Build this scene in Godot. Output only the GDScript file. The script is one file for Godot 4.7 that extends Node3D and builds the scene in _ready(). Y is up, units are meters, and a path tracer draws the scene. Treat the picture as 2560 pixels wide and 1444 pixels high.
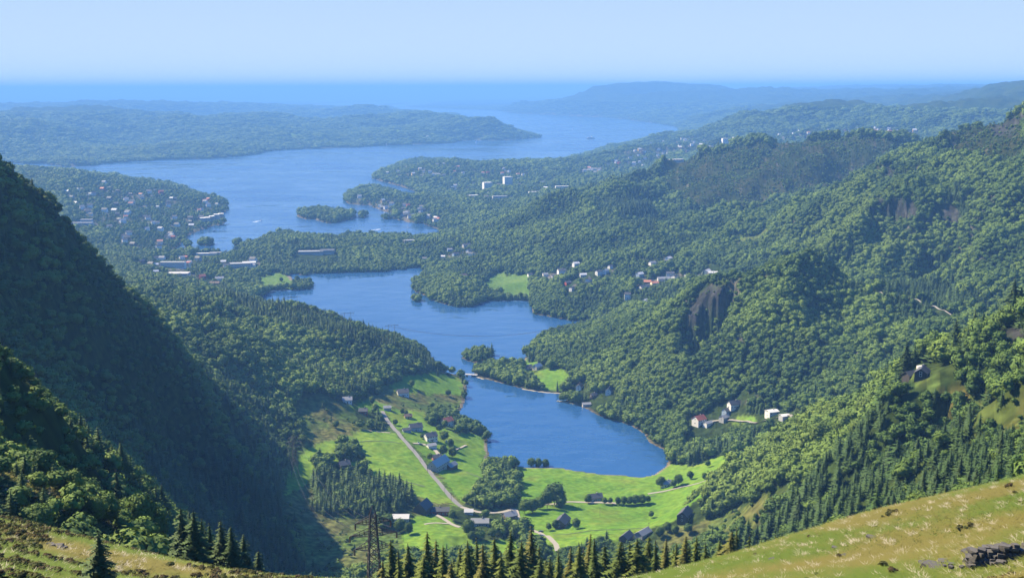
extends Node3D
# A fjord landscape seen from a hillside. Distances in metres, sea level at y = 0, the viewer stands on a slope at (0, 380, 0).
# Photo pixels (of the 2560 x 1444 picture) are only used as directions: distance comes from the ground a thing stands on.

const FOCAL := 2745.0
const EYE := 380.0
const PITCH := 0.18122
const ROLL := -0.0033
const SEA_R := 140000.0
const LAKE := 2.0

var cam_basis: Basis
var rng := RandomNumberGenerator.new()
var n_big := FastNoiseLite.new()
var n_mid := FastNoiseLite.new()
var n_fine := FastNoiseLite.new()
var n_ridge := FastNoiseLite.new()
var taken := {}
var M := {}

func _ready() -> void:
	rng.seed = 77
	camera_and_light()
	noises()
	materials()
	build_terrain()
	build_water()
	tree_shapes()
	place_things()
	scatter_forest()

func camera_and_light() -> void:
	var cam := Camera3D.new()
	cam.name = "camera"
	cam.position = Vector3(0, EYE, 0)
	cam.rotation = Vector3(-PITCH, 0, ROLL)
	cam.fov = rad_to_deg(2.0 * atan(722.0 / FOCAL))
	cam.near = 0.5
	cam.far = 200000.0
	add_child(cam)
	cam_basis = cam.transform.basis
	var sun := DirectionalLight3D.new()
	sun.name = "sun"
	sun.light_color = Color(1.0, 0.92, 0.76)
	sun.light_energy = 1.6
	sun.light_angular_distance = 0.5
	sun.shadow_enabled = true
	var e := deg_to_rad(42.0)
	var a := deg_to_rad(-60.0)
	var to_sun := Vector3(sin(a) * cos(e), sin(e), -cos(a) * cos(e))
	add_child(sun)
	sun.look_at_from_position(to_sun * 1000.0, Vector3.ZERO)
	var env := Environment.new()
	env.background_mode = Environment.BG_SKY
	var sm := ProceduralSkyMaterial.new()
	sm.sky_top_color = Color(0.085, 0.355, 0.66)
	sm.sky_horizon_color = Color(0.515, 0.57, 0.605)
	sm.sky_curve = 0.2
	sm.ground_horizon_color = Color(0.515, 0.57, 0.605)
	sm.ground_bottom_color = Color(0.2, 0.3, 0.4)
	sm.energy_multiplier = 1.0
	sm.sun_angle_max = 20.0
	var sky := Sky.new()
	sky.sky_material = sm
	env.sky = sky
	env.background_energy_multiplier = 1.0
	env.tonemap_mode = Environment.TONE_MAPPER_LINEAR
	env.tonemap_exposure = 2.95
	env.fog_enabled = true
	env.fog_density = 0.0001
	env.fog_light_color = Color(0.48, 0.72, 1.0)
	env.sdfgi_enabled = true
	env.ssao_enabled = true
	env.ssil_enabled = true
	var we := WorldEnvironment.new()
	we.name = "world_environment"
	we.environment = env
	add_child(we)

func noises() -> void:
	for k in [[n_big, 1 / 900.0, 3, 11], [n_mid, 1 / 160.0, 4, 12], [n_fine, 1 / 22.0, 3, 13], [n_ridge, 1 / 340.0, 2, 14]]:
		var n: FastNoiseLite = k[0]
		n.noise_type = FastNoiseLite.TYPE_SIMPLEX
		n.frequency = k[1]
		n.fractal_octaves = k[2]
		n.seed = k[3]

# ---------------------------------------------------------------- names and labels
func numbered(called: String) -> String:
	var n: int = taken.get(called, 0)
	taken[called] = n + 1
	return called if n == 0 else "%s_%03d" % [called, n]

func tag(o: Node, label: String, category: String, group := "", kind := "") -> void:
	if label: o.set_meta("label", label)
	if category: o.set_meta("category", category)
	if group: o.set_meta("group", group)
	if kind: o.set_meta("kind", kind)

func thing(called: String, label: String, category: String, at: Vector3, turn := 0.0, group := "") -> Node3D:
	var o := Node3D.new()
	o.name = numbered(called)
	add_child(o)
	o.position = at
	o.rotation.y = turn
	tag(o, label, category, group)
	return o

func part(called: String, mesh: Mesh, mat: Material, parent: Node, at := Vector3.ZERO) -> MeshInstance3D:
	var o := MeshInstance3D.new()
	o.name = called
	o.mesh = mesh
	o.material_override = mat
	o.position = at
	parent.add_child(o, true)
	return o

# ---------------------------------------------------------------- pixels, directions and the ground
func ray(px: float, py: float) -> Vector3:
	return cam_basis * Vector3((px - 1280.0) / FOCAL, -(py - 722.0) / FOCAL, -1.0)

func az_of(px: float, py: float) -> float:
	var r := ray(px, py)
	return atan2(r.x, -r.z)

func slope_of(px: float, py: float) -> float:
	var r := ray(px, py)
	return r.y / sqrt(r.x * r.x + r.z * r.z)

func pixel_of(p: Vector3) -> Vector2:
	var q := cam_basis.inverse() * (p - Vector3(0, EYE, 0))
	if q.z > -0.01:
		return Vector2(-9999, -9999)
	return Vector2(1280.0 - q.x / q.z * FOCAL, 722.0 + q.y / q.z * FOCAL)

# ---------------------------------------------------------------- the lie of the land
# seen points: pixel and distance, pixel and height; hidden points: pixel column, distance, height
const SEEN_D := [
	# the slope the viewer stands on
	2560,1444,75, 2200,1444,84, 1900,1444,95, 1600,1462,104, 1280,1474,110, 1000,1474,116, 1700,1425,118, 1900,1370,128, 2100,1305,138, 2300,1262,146, 2560,1200,155, 2450,1330,100, 2250,1380,100,
	0,1444,72, 300,1450,96, 600,1468,135, 0,1300,128, 120,1332,130, 250,1388,133, 400,1428,137, 520,1456,140, 150,1406,95,
	# heath gully and the wooded spur beside it
	100,1250,185, 0,1150,220, 250,1310,190, 370,1350,205, 0,1060,238, 200,1210,258, 330,1300,295, 0,825,258, 150,940,284, 280,1068,318, 380,1185,356, 440,1300,392, 120,1090,254,
	# the steep mountain in its own shade
	0,424,700, 100,504,740, 200,593,790, 300,687,840, 400,785,890, 500,890,940, 600,997,985, 690,1092,1020, 0,700,640, 150,850,680, 300,1000,720, 400,1100,770, 500,1100,850, 250,900,720, 600,1120,930, -400,310,640, -800,285,560, -300,600,560, -700,500,440, -500,1000,270,
	# slopes beyond it
	400,735,1380, 500,790,1300, 560,900,1150, 620,960,1120,
	# conifer gully below
	600,1200,850, 450,1150,830, 700,1350,735, 550,1300,715, 640,1400,700, 450,1290,690,
	# spur on the near side of the valley
	1660,1290,880, 1830,1160,850, 1990,1065,800, 2070,965,750, 2180,912,700, 2280,908,660, 2340,930,600, 2400,880,600, 2480,800,590, 2560,735,590, 2560,900,480, 2450,1000,470, 2560,1060,380, 2560,1150,320, 2300,1190,420, 2150,1080,580, 2000,1200,600, 1800,1310,680, 1700,1345,745, 1900,1290,600, 2100,1280,430, 2000,1340,420, 1850,1380,520, 2300,1080,500, 1900,1180,760,
	# wooded ridge with the dark cliff
	1720,722,1400, 1790,695,1375, 1860,668,1350, 1930,650,1300, 2020,662,1310, 2110,695,1330, 2200,728,1330, 2300,755,1300, 2420,805,1250, 1650,775,1430, 1560,806,1470, 1700,880,1270, 1900,900,1180, 2100,850,1180, 2000,1000,1080, 1760,800,1330, 1850,780,1270, 2300,860,1110,
	# the slope behind it
	2000,610,1850, 2200,425,2050, 2290,355,2300, 2150,435,2000, 2080,485,1900, 1900,605,1950, 2545,287,1900, 2500,305,1930, 2440,348,1960, 2385,329,2150, 2335,352,2250, 2230,500,1700, 2380,540,1650, 2560,520,1550, 2300,650,1550, 2450,680,1450, 2560,620,1420, 2200,670,1600, 2300,775,1400, 2480,450,1650, 2100,600,1650, 2320,430,1900,
	# the brown hill
	1380,494,2700, 1500,466,2700, 1560,474,2650, 1600,464,2800, 1625,434,2900, 1700,388,3000, 1800,366,3000, 1900,353,2950, 2000,348,2900, 2100,340,2900, 2200,345,2800, 1450,580,2250, 1600,600,2150, 1350,640,2200, 1800,520,2350, 1900,420,2650, 1800,640,1900, 1780,680,1850, 1700,540,2450, 1950,540,2100, 1650,480,2700,
	# hills above the far town
	1700,328,6400, 1750,308,6500, 1850,287,6600, 2000,272,6550, 2100,259,6500, 2200,270,6400, 2250,275,6300, 2330,267,5800, 2420,285,5200, 2500,312,4800, 2560,214,6800, 2450,224,7200, 2350,247,7600, 2500,262,5600, 2400,268,6100,
	# far mountains and the land below them
	1440,239,13500, 1480,226,13300, 1520,214,13400, 1600,209,13500, 1690,204,13500, 1740,209,13700, 1780,208,14200, 1840,224,13800, 1870,236,13800, 1930,229,13200, 1990,223,12800, 2060,226,12000, 2150,233,11000, 2250,246,9500, 1500,256,12500, 1600,250,12200, 1400,263,12500, 1300,258,13500, 1200,256,14500, 1100,259,15500, 1050,264,15000, 1600,288,11000, 1700,292,9600, 1800,281,9500, 1900,266,9500, 2000,266,9000, 2150,259,8800, 2230,263,8500, 1650,235,12800,
	2200,216,17000, 2150,227,16500, 2245,230,16500, 2290,214,19500, 2340,217,18500, 2400,202,15000, 2352,219,14500, 2455,211,15000, 2530,213,14000, 2650,214,13000,
	# the big island
	100,272,9500, 250,269,9500, 0,286,9000, 330,280,9300, 390,292,9000, 340,263,12300, 430,257,12500, 480,262,12600, 520,271,12400, 600,263,13500, 700,263,14000, 200,330,7500, 500,320,8000, 100,350,7000, 640,330,7600, 300,300,8300, 550,292,9500, 700,292,9500, 870,267,11300, 950,276,11000, 820,272,11500, 1000,286,9500, 1050,292,8800, 900,318,8300, 1000,320,8200, 1150,293,8300, 1200,306,7900, 1120,296,8500, 1100,332,7600, 1300,334,7250, 800,345,7400, 450,372,6500, 150,392,5900, 600,360,6800, -500,280,9000, -500,380,6000,
]
const SEEN_H := [
	# conifer hill by the lake, fields, valley floor
	560,745,45, 700,778,62, 850,815,68, 1000,860,45, 1075,902,12, 700,870,62, 850,950,44, 1000,920,34, 1080,960,16, 1000,1050,28, 950,1100,33, 1000,1200,34, 1100,1250,30, 900,1250,40, 750,1200,40, 720,1100,45, 850,1010,44, 1200,1200,14, 1150,1100,12, 1400,1220,10, 1600,1230,12, 1750,1180,20, 1880,1128,38, 1500,1300,22, 1650,1300,32, 1300,1280,25, 1200,1330,34, 1300,1400,45, 1050,1400,50, 850,1330,55, 900,1420,60, 1500,1380,45,
	1900,1050,45, 1740,1062,25, 1800,1100,20, 1820,1030,38, 1980,1045,52,
	# headland with the suburb, low town
	84,424,95, 134,428,85, 235,442,68, 400,462,46, 510,494,28, 555,512,14, 300,520,40, 200,560,42, 400,580,14, 90,490,85, 300,600,22, 450,540,22, 400,660,12, 500,660,7, 600,670,10, 330,650,30, 560,690,14, 480,720,40, 700,640,14,
	# wooded tongues between the lakes and the fjord
	690,600,22, 860,606,16, 1000,606,16, 800,640,12, 950,650,10, 1060,640,10, 1150,620,20, 1150,690,20, 1120,722,20, 1250,700,10, 1280,740,5, 1400,765,18, 1450,700,40, 1550,700,45, 1650,720,50, 1720,690,58, 1550,775,28, 1180,650,22,
	1000,500,22, 920,482,32, 1050,530,18, 1150,520,24, 1250,482,28, 1230,440,40, 1080,405,62, 1000,432,42, 1250,412,48, 1350,442,38, 1450,424,56, 1430,465,48, 1550,444,58, 1550,392,78, 1640,348,88, 1600,372,85, 1700,382,58, 1650,424,48, 1750,362,45, 1900,350,62, 2050,332,72, 2200,330,72, 2300,340,78, 1200,570,16, 1300,520,40, 1100,450,30,
	1560,292,18, 1010,267,4, 1345,406,30,
	# small islands
	815,541,9, 770,538,8, 850,542,8, 905,540,6, 516,609,8, 471,615,5, 594,611,3, 1197,896,8, 1042,750,3,
]
const HIDDEN := [
	1280,6,376, 0,6,376, 2560,6,376, 1280,40,355, 0,40,358, 2560,40,358, -1500,60,372, 4000,60,372,
	1280,135,309, 1280,170,297, 1280,300,225, 1280,520,95, 900,140,304, 900,170,294, 900,350,190, 900,550,95, 1700,140,311, 1700,180,291, 1700,350,200, 2100,165,308, 2100,220,279, 2560,200,308, 600,165,290, 600,210,268, 300,170,291, 450,170,288, 600,350,200, 600,520,120, 3200,200,330, 3200,600,300, 3200,1500,300, 3200,4000,200,
	0,900,190, 100,950,165, 200,1000,135, -200,900,215, -600,900,230, 0,1100,150, 200,1150,130, 300,1200,135, 0,1500,110, 0,2400,40, -600,1500,180, -600,2600,60,
	1720,1620,62, 1860,1560,85, 1930,1500,98, 2020,1450,95, 2110,1480,92, 1990,900,75, 2070,860,95, 2180,850,92, 2280,850,98, 2400,800,115, 2560,850,135,
	2150,2400,150, 2300,2600,160, 2500,2600,200, 1500,3300,50, 1700,3600,60, 2000,3700,80, 2300,3600,100,
	1650,16000,40, 1900,16500,30, 2300,24000,5,
	100,11000,20, 250,11500,30, 430,14500,20, 870,12800,8,
]
# land outlines (sea level) and water outlines, painted in this order
const LAND_BIG_ISLAND := [-1100,398, 0,404, 60,409, 110,408, 165,417, 230,414, 262,409, 300,405, 350,402, 430,398, 520,396, 600,390, 650,384, 655,380, 700,375, 760,372, 800,370, 880,369, 900,368, 960,363, 1060,360, 1130,358, 1150,352, 1190,350, 1240,351, 1300,348, 1357,343, 1345,340, 1300,333, 1240,335, 1240,318, 1150,296, 1060,296, 1030,285, 960,274, 900,268, 802,272, 790,263, 800,258, 760,254, 640,255, 560,257, 480,261, 240,269, 50,273, 0,278, -1100,278]
const LAND_MAIN := [-1100,432, 0,434, 27,432, 84,423, 134,426, 168,432, 188,438, 235,440, 275,442, 336,451, 413,459, 433,463, 480,480, 517,490, 554,503, 569,514, 568,523, 556,534, 558,545, 569,553, 551,561, 524,566, 494,578, 470,588, 460,600, 447,613, 432,627, 433,634, 453,637, 487,634, 544,632, 571,635, 590,628, 605,620, 638,610, 685,590, 722,583, 742,589, 775,596, 797,594, 838,598, 864,591, 917,592, 960,596, 969,591, 1000,591, 1022,598, 1048,603, 1079,599, 1098,604, 1106,584, 1092,571, 1074,566, 1057,558, 1026,556, 993,549, 970,548, 952,549, 955,546, 985,542, 985,538, 978,534, 952,525, 932,518, 930,512, 886,511, 871,510, 860,498, 862,490, 872,484, 890,477, 915,471, 945,470, 970,476, 990,484, 1010,492, 1040,499, 1070,497, 1076,491, 1050,485, 1030,475, 990,462, 950,452, 928,445, 935,441, 960,429, 1000,410, 1050,399, 1080,398, 1110,401, 1140,409, 1160,415, 1190,413, 1235,412, 1255,407, 1290,411, 1310,417, 1330,423, 1370,420, 1385,417, 1400,405, 1440,393, 1480,383, 1530,367, 1600,352, 1650,341, 1690,340, 1702,322, 1690,316, 1640,308, 1600,303, 1560,297, 1500,292, 1400,288, 1290,283, 1240,275, 1160,273, 1080,270, 1020,268, 1003,266, 1050,262, 1100,254, 1160,251, 1250,247, 1340,242, 1440,239, 1900,239, 2300,230, 4600,225, 4600,1444, 4600,2600, -1100,2600]
const FAR_ISLANDS := [
	[-1100,257, 0,254, 240,252, 475,249, 640,246, 640,244, 300,246, 0,248, -1100,252],
	[600,246, 760,243, 900,240.5, 1050,240, 1250,238, 1420,237, 1420,236, 1100,237, 900,238, 600,243],
	[800,259, 860,257, 930,255, 1015,252, 1010,250.5, 940,251, 860,254, 800,256],
	[945,262, 985,263, 1030,258, 1010,256, 960,258],
	[1060,247, 1160,246, 1200,244, 1100,244],
]
const LAKES := [
	[718,684, 765,689, 776,685, 848,681, 909,681, 967,678, 1025,671, 1054,671, 1057,684, 1053,697, 1034,703, 1028,711, 1029,720, 1038,729, 1065,741, 1072,747, 1112,761, 1139,767, 1179,768, 1203,759, 1216,754, 1253,753, 1320,753, 1327,762, 1333,785, 1364,790, 1421,800, 1455,801, 1488,806, 1522,811, 1508,816, 1448,820, 1387,826, 1361,833, 1344,850, 1322,876, 1314,890, 1308,901, 1287,908, 1256,912, 1232,914, 1216,912, 1203,921, 1190,930, 1181,936, 1178,940, 1190,943, 1219,949, 1270,962, 1320,975, 1354,980, 1418,986, 1421,992, 1416,999, 1394,1003, 1421,1006, 1448,1015, 1468,1022, 1488,1035, 1518,1047, 1555,1056, 1582,1066, 1609,1083, 1623,1106, 1653,1121, 1669,1130, 1670,1152, 1663,1167, 1633,1187, 1599,1193, 1555,1187, 1505,1185, 1471,1180, 1421,1173, 1401,1168, 1320,1168, 1287,1164, 1250,1158, 1220,1148, 1223,1136, 1219,1112, 1221,1098, 1214,1082, 1203,1062, 1172,1058, 1150,1045, 1139,1031, 1154,1024, 1161,1008, 1166,985, 1169,966, 1163,952, 1158,944, 1152,940, 1140,935, 1112,933, 1099,930, 1092,918, 1082,905, 1074,892, 1066,880, 1052,868, 1018,858, 984,848, 951,842, 917,838, 884,833, 850,822, 760,795, 690,768, 649,756, 638,748, 668,734, 675,729, 701,727, 744,726, 779,720, 782,711, 776,703, 750,703, 730,701, 731,693],
	[268,366, 300,366.5, 380,366, 372,371.5, 320,373.5, 285,372],
	[800,313, 850,311, 932,311, 922,321, 880,321, 850,317],
]
const ISLETS := [
	[742,536, 742,541, 760,547, 790,549, 810,556, 822,558, 845,556, 860,550, 880,547, 890,541, 888,535, 860,528, 800,526, 760,529],
	[896,541, 905,544, 921,542, 915,537, 900,537],
	[496,611, 515,615, 538,611, 530,605, 505,605],
	[459,617, 470,620, 481,617, 475,612, 463,612],
	[584,612, 595,614, 606,610, 600,608, 588,609],
	[1152,894, 1165,901, 1182,906, 1196,909, 1215,902, 1238,888, 1230,884, 1200,881, 1165,884],
	[1026,750, 1040,754, 1060,752, 1050,748, 1034,747],
]

# ---------------------------------------------------------------- ground cover, as outlines on the ground seen between two distances
const FOREST := 0
const CONIFER := 1
const FIELD := 2
const PASTURE := 3
const ROCK := 4
const GRASS := 5
const TOWN := 6
const HEATH := 7
const MEADOW := 8
const BARE := 9
const BIRCH := 10
const COVER := [
	[TOWN, 2400, 4800, [150,470, 240,446, 420,458, 520,488, 572,514, 562,545, 500,575, 455,600, 430,640, 330,632, 250,580, 190,530]],
	[TOWN, 3500, 5600, [935,440, 1010,415, 1080,402, 1180,415, 1320,420, 1400,440, 1390,470, 1280,470, 1180,440, 1060,440, 990,450]],
	[TOWN, 3200, 4300, [866,500, 900,490, 990,495, 1060,505, 1100,545, 1085,566, 1030,552, 960,530]],
	[TOWN, 4000, 8000, [1440,400, 1640,345, 1700,340, 1900,350, 1780,380, 1690,385, 1600,430, 1500,440, 1400,450]],
	[TOWN, 4000, 8000, [1900,330, 2100,318, 2300,325, 2340,345, 2200,345, 1900,350]],
	[TOWN, 1500, 2600, [1350,690, 1400,665, 1480,670, 1640,640, 1700,650, 1790,680, 1720,710, 1640,735, 1560,725, 1450,720, 1370,700]],
	[TOWN, 2000, 3000, [1100,640, 1150,615, 1190,625, 1180,645, 1130,655]],
	[TOWN, 2000, 2900, [380,650, 600,625, 660,645, 700,665, 620,680, 480,700, 400,690]],
	[CONIFER, 1100, 1900, [520,740, 640,755, 860,815, 1080,895, 1090,930, 1060,915, 1000,885, 880,860, 760,835, 640,800]],
	[CONIFER, 650, 1100, [440,1130, 560,1160, 700,1180, 705,1300, 760,1444, 560,1444, 430,1330, 340,1150]],
	[CONIFER, 1270, 1560, [2150,690, 2250,690, 2420,735, 2540,800, 2450,850, 2380,790, 2300,770, 2200,735]],
	[CONIFER, 250, 620, [2060,1060, 2200,1010, 2230,1060, 2150,1180, 2250,1200, 2400,1090, 2560,1140, 2560,1250, 2200,1340, 1700,1420, 1800,1370, 1950,1300, 1900,1270, 2000,1180]],
	[BIRCH, 1500, 2500, [1900,610, 1990,560, 2080,485, 2150,435, 2200,440, 2180,520, 2280,600, 2330,640, 2250,680, 2130,640, 2020,640]],
	[BIRCH, 500, 900, [1680,1310, 1830,1165, 1990,1070, 2070,970, 2150,920, 2200,960, 2080,1060, 1990,1150, 1900,1240, 1780,1300]],
	[BIRCH, 1100, 1500, [1500,960, 1640,860, 1720,800, 1760,850, 1660,960, 1560,1020]],
	[CONIFER, 2100, 2900, [1540,500, 1600,470, 1640,520, 1640,590, 1560,560]],
	[PASTURE, 700, 1600, [705,1300, 702,1240, 722,1160, 762,1110, 735,1040, 742,995, 800,985, 870,1012, 925,985, 962,962, 1060,930, 1150,944, 1166,975, 1152,1025, 1135,1040, 1205,1068, 1218,1100, 1228,1140, 1255,1148, 1290,1150, 1300,1280, 1310,1345, 1300,1400, 1000,1400, 760,1300]],
	[FIELD, 900, 1600, [965,962, 1000,945, 1060,930, 1100,934, 1150,944, 1164,965, 1150,985, 1080,985, 1020,985, 985,978]],
	[PASTURE, 900, 1600, [1020,985, 1090,985, 1160,985, 1155,1020, 1100,1025, 1040,1005]],
	[FIELD, 900, 1400, [870,1015, 930,1000, 985,1015, 975,1035, 905,1035]],
	[PASTURE, 850, 1400, [745,1000, 800,985, 860,1010, 940,1060, 985,1078, 960,1082, 900,1075, 820,1085, 760,1060]],
	[FIELD, 800, 1300, [900,1078, 985,1080, 1010,1105, 1060,1155, 1108,1215, 1150,1264, 1110,1262, 1060,1250, 1000,1215, 935,1195, 860,1190, 790,1185, 745,1230, 705,1240, 720,1180, 770,1120, 850,1090]],
	[FIELD, 900, 1300, [975,1025, 1050,1025, 1100,1040, 1110,1060, 1060,1065, 990,1075, 970,1045]],
	[FIELD, 850, 1300, [1000,1078, 1060,1065, 1110,1068, 1190,1075, 1212,1090, 1216,1140, 1245,1160, 1225,1200, 1190,1235, 1158,1264, 1108,1200, 1060,1140, 1010,1095]],
	[FIELD, 650, 1250, [1290,1166, 1340,1163, 1385,1155, 1420,1160, 1500,1172, 1600,1182, 1640,1178, 1668,1160, 1700,1160, 1720,1160, 1800,1140, 1905,1118, 1890,1140, 1830,1180, 1780,1230, 1730,1260, 1700,1300, 1660,1310, 1560,1340, 1480,1372, 1400,1380, 1330,1352, 1300,1310, 1295,1260, 1285,1210]],
	[FIELD, 650, 1000, [1035,1290, 1110,1288, 1150,1310, 1220,1320, 1310,1340, 1310,1400, 1000,1380, 1010,1330, 1030,1300]],
	[PASTURE, 600, 1000, [740,1285, 900,1290, 1000,1322, 1005,1400, 900,1444, 760,1444, 745,1350]],
	[FIELD, 1200, 1700, [1318,935, 1350,922, 1400,925, 1426,940, 1420,965, 1380,978, 1340,965]],
	[FIELD, 1200, 1800, [1268,906, 1310,895, 1345,905, 1340,920, 1290,920]],
	[FIELD, 1700, 2500, [1200,705, 1260,682, 1322,690, 1330,740, 1300,750, 1240,735, 1210,720]],
	[FIELD, 1800, 2600, [640,690, 700,683, 728,692, 733,705, 755,712, 735,724, 690,726, 655,718]],
	[PASTURE, 450, 800, [2262,932, 2330,932, 2362,950, 2332,975, 2290,962]],
	[MEADOW, 300, 800, [2335,985, 2400,968, 2480,1000, 2560,1010, 2560,1110, 2500,1080, 2420,1045, 2350,1025]],
	[PASTURE, 450, 900, [1640,1330, 1730,1310, 1880,1260, 1990,1215, 2012,1238, 1900,1300, 1800,1345, 1700,1375, 1640,1390]],
	[PASTURE, 1600, 2400, [1808,603, 1860,590, 1930,573, 1905,602, 1850,617]],
	[FIELD, 950, 1250, [1830,1045, 1880,1038, 1895,1055, 1840,1062]],
	[HEATH, 2200, 3400, [1640,425, 1700,392, 1900,356, 2100,342, 2290,350, 2200,400, 2080,470, 1900,520, 1750,520, 1680,485]],
	[HEATH, 1700, 2400, [2380,330, 2560,282, 2560,400, 2480,410, 2420,390, 2360,380]],
	[ROCK, 1750, 2050, [2470,320, 2560,284, 2560,315, 2500,345]],
	[ROCK, 1600, 2100, [2190,415, 2220,410, 2245,435, 2215,450]],
	[ROCK, 1500, 2000, [2188,495, 2240,500, 2285,490, 2290,530, 2250,560, 2200,525]],
	[ROCK, 1450, 1800, [2325,520, 2370,505, 2410,530, 2400,590, 2350,560]],
	[ROCK, 1150, 1550, [1715,790, 1745,735, 1800,705, 1850,712, 1830,760, 1775,800, 1735,835]],
	[ROCK, 450, 700, [2380,880, 2410,875, 2430,920, 2400,915]],
	[ROCK, 350, 680, [2470,820, 2560,810, 2560,880, 2500,860]],
	[CONIFER, 720, 1080, [782,1200, 860,1205, 980,1220, 1035,1250, 1030,1290, 900,1290, 785,1285]],
	[FOREST, 800, 1250, [1222,1165, 1285,1165, 1292,1210, 1290,1275, 1150,1278, 1195,1230]],
	[FOREST, 1000, 1400, [1062,1038, 1110,1030, 1150,1045, 1205,1065, 1216,1090, 1170,1082, 1100,1072, 1075,1055]],
	[FOREST, 950, 1400, [885,1022, 950,1038, 980,1070, 905,1076]],
	[FOREST, 650, 1050, [1120,1278, 1290,1282, 1305,1345, 1200,1350, 1150,1318]],
	[FOREST, 850, 1200, [838,1118, 900,1122, 905,1152, 852,1158]],
	[FOREST, 800, 1150, [775,1158, 840,1152, 920,1180, 905,1196, 805,1182]],
	[FOREST, 650, 1000, [945,1290, 1020,1292, 1035,1325, 990,1340, 950,1320]],
	[FIELD, 5000, 8200, [720,335, 760,332, 760,345, 725,345]],
	[FIELD, 5000, 8200, [960,322, 1000,318, 1020,330, 975,333]],
	[FIELD, 5000, 9000, [2180,262, 2240,258, 2250,268, 2200,272]],
]

# steep rock steps: columns from - to, distance of the edge, drop, run of the slope below
const CLIFFS := [
	[1722, 1856, 1352, 40, 95], [2185, 2300, 1720, 26, 110], [2320, 2415, 1630, 30, 90], [2185, 2250, 1900, 20, 70], [2380, 2432, 560, 10, 40], [2465, 2580, 520, 14, 50], [1640, 1730, 1440, 12, 50], [2410, 2480, 1540, 30, 80],
]

var AZ := PackedFloat32Array()      # grid columns: bearings
var DI := PackedFloat32Array()      # grid rings: distances
var NC := 0
var NR := 0
var HT := PackedFloat32Array()      # heights
var SH := PackedFloat32Array()      # distance to the shore, negative in water
var CL := PackedByteArray()         # ground cover
var SEEN := PackedByteArray()       # in sight of the viewer
var HID := PackedByteArray()        # which named piece of land
var ring_at := PackedInt32Array()   # ln distance -> ring
const V0 := 1.38
const VSTEP := 0.005

func make_axes() -> void:
	var a := -50.0
	while a < 36.0:
		AZ.append(deg_to_rad(a))
		a += 0.1 if a >= -28.0 and a < 28.0 else 0.5
	var d := 1.5
	while d < 82000.0:
		DI.append(d)
		if d < 780.0:
			d *= 1.02 if d > 40.0 else 1.08
		else:
			d += minf(4.0 * d * d / 1.04e6, d * 0.012)
	NC = AZ.size()
	NR = DI.size()
	var r := 0
	for k in 2000:
		var want := exp(V0 + k * VSTEP)
		while r < NR - 2 and DI[r + 1] <= want:
			r += 1
		ring_at.append(r)

func col_of(az: float) -> float:
	var t := rad_to_deg(az)
	if t < -28.0:
		return clampf((t + 50.0) / 0.5, 0.0, 44.0)
	if t < 28.0:
		return 44.0 + (t + 28.0) / 0.1
	return minf(604.0 + (t - 28.0) / 0.5, NC - 1.001)

func ring_of(d: float) -> float:
	if d <= DI[0]:
		return 0.0
	var r: int = ring_at[clampi(int((log(d) - V0) / VSTEP), 0, 1999)]
	while r < NR - 2 and DI[r + 1] < d:
		r += 1
	while r > 0 and DI[r] > d:
		r -= 1
	return minf(r + (d - DI[r]) / (DI[r + 1] - DI[r]), NR - 1.001)

func field_value(f: PackedFloat32Array, c: float, r: float) -> float:
	var ci := clampi(int(c), 0, NC - 2)
	var ri := clampi(int(r), 0, NR - 2)
	var u := c - ci
	var v := r - ri
	var k := ri * NC + ci
	return lerpf(lerpf(f[k], f[k + 1], u), lerpf(f[k + NC], f[k + NC + 1], u), v)

func ground(x: float, z: float) -> float:
	return field_value(HT, col_of(atan2(x, -z)), ring_of(sqrt(x * x + z * z)))

func on_ground(x: float, z: float) -> Vector3:
	return Vector3(x, ground(x, z), z)

func cover_at(x: float, z: float) -> int:
	var c := int(round(col_of(atan2(x, -z))))
	var r := int(round(ring_of(sqrt(x * x + z * z))))
	return CL[r * NC + c]

# where the line of sight through a photo pixel first meets the ground (or the water)
func spot(px: float, py: float, from := 30.0) -> Vector3:
	var dir := ray(px, py)
	var flat := sqrt(dir.x * dir.x + dir.z * dir.z)
	var s := dir.y / flat
	var c := col_of(atan2(dir.x, -dir.z))
	var r0 := int(ring_of(from)) + 1
	var last_gap := EYE + s * DI[r0] - maxf(0.0, field_value(HT, c, r0))
	for r in range(r0 + 1, NR - 1):
		var gap := EYE + s * DI[r] - maxf(0.0, field_value(HT, c, r))
		if gap <= 0.0:
			var t := last_gap / maxf(last_gap - gap, 1e-6)
			var d := lerpf(DI[r - 1], DI[r], clampf(t, 0.0, 1.0))
			return on_ground(dir.x / flat * d, dir.z / flat * d)
		last_gap = gap
	return on_ground(dir.x / flat * 50000.0, dir.z / flat * 50000.0)

func on_level(px: float, py: float, level: float) -> Vector3:
	var dir := ray(px, py)
	var t := (level - EYE) / minf(dir.y, -0.0045)
	return Vector3(dir.x * t, level, dir.z * t)

func solve(A: Array, b: PackedFloat32Array) -> PackedFloat32Array:
	var n := b.size()
	for i in n:
		var best := i
		for j in range(i + 1, n):
			if absf(A[j][i]) > absf(A[best][i]):
				best = j
		if best != i:
			var t = A[i]; A[i] = A[best]; A[best] = t
			var tb := b[i]; b[i] = b[best]; b[best] = tb
		var row: PackedFloat64Array = A[i]
		var p := row[i]
		for j in range(i + 1, n):
			var other: PackedFloat64Array = A[j]
			var f := other[i] / p
			if f != 0.0:
				for k in range(i, n):
					other[k] -= f * row[k]
				A[j] = other
				b[j] -= f * b[i]
	for i in range(n - 1, -1, -1):
		var row: PackedFloat64Array = A[i]
		var s := b[i]
		for k in range(i + 1, n):
			s -= row[k] * b[k]
		b[i] = s / row[i]
	return b

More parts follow.
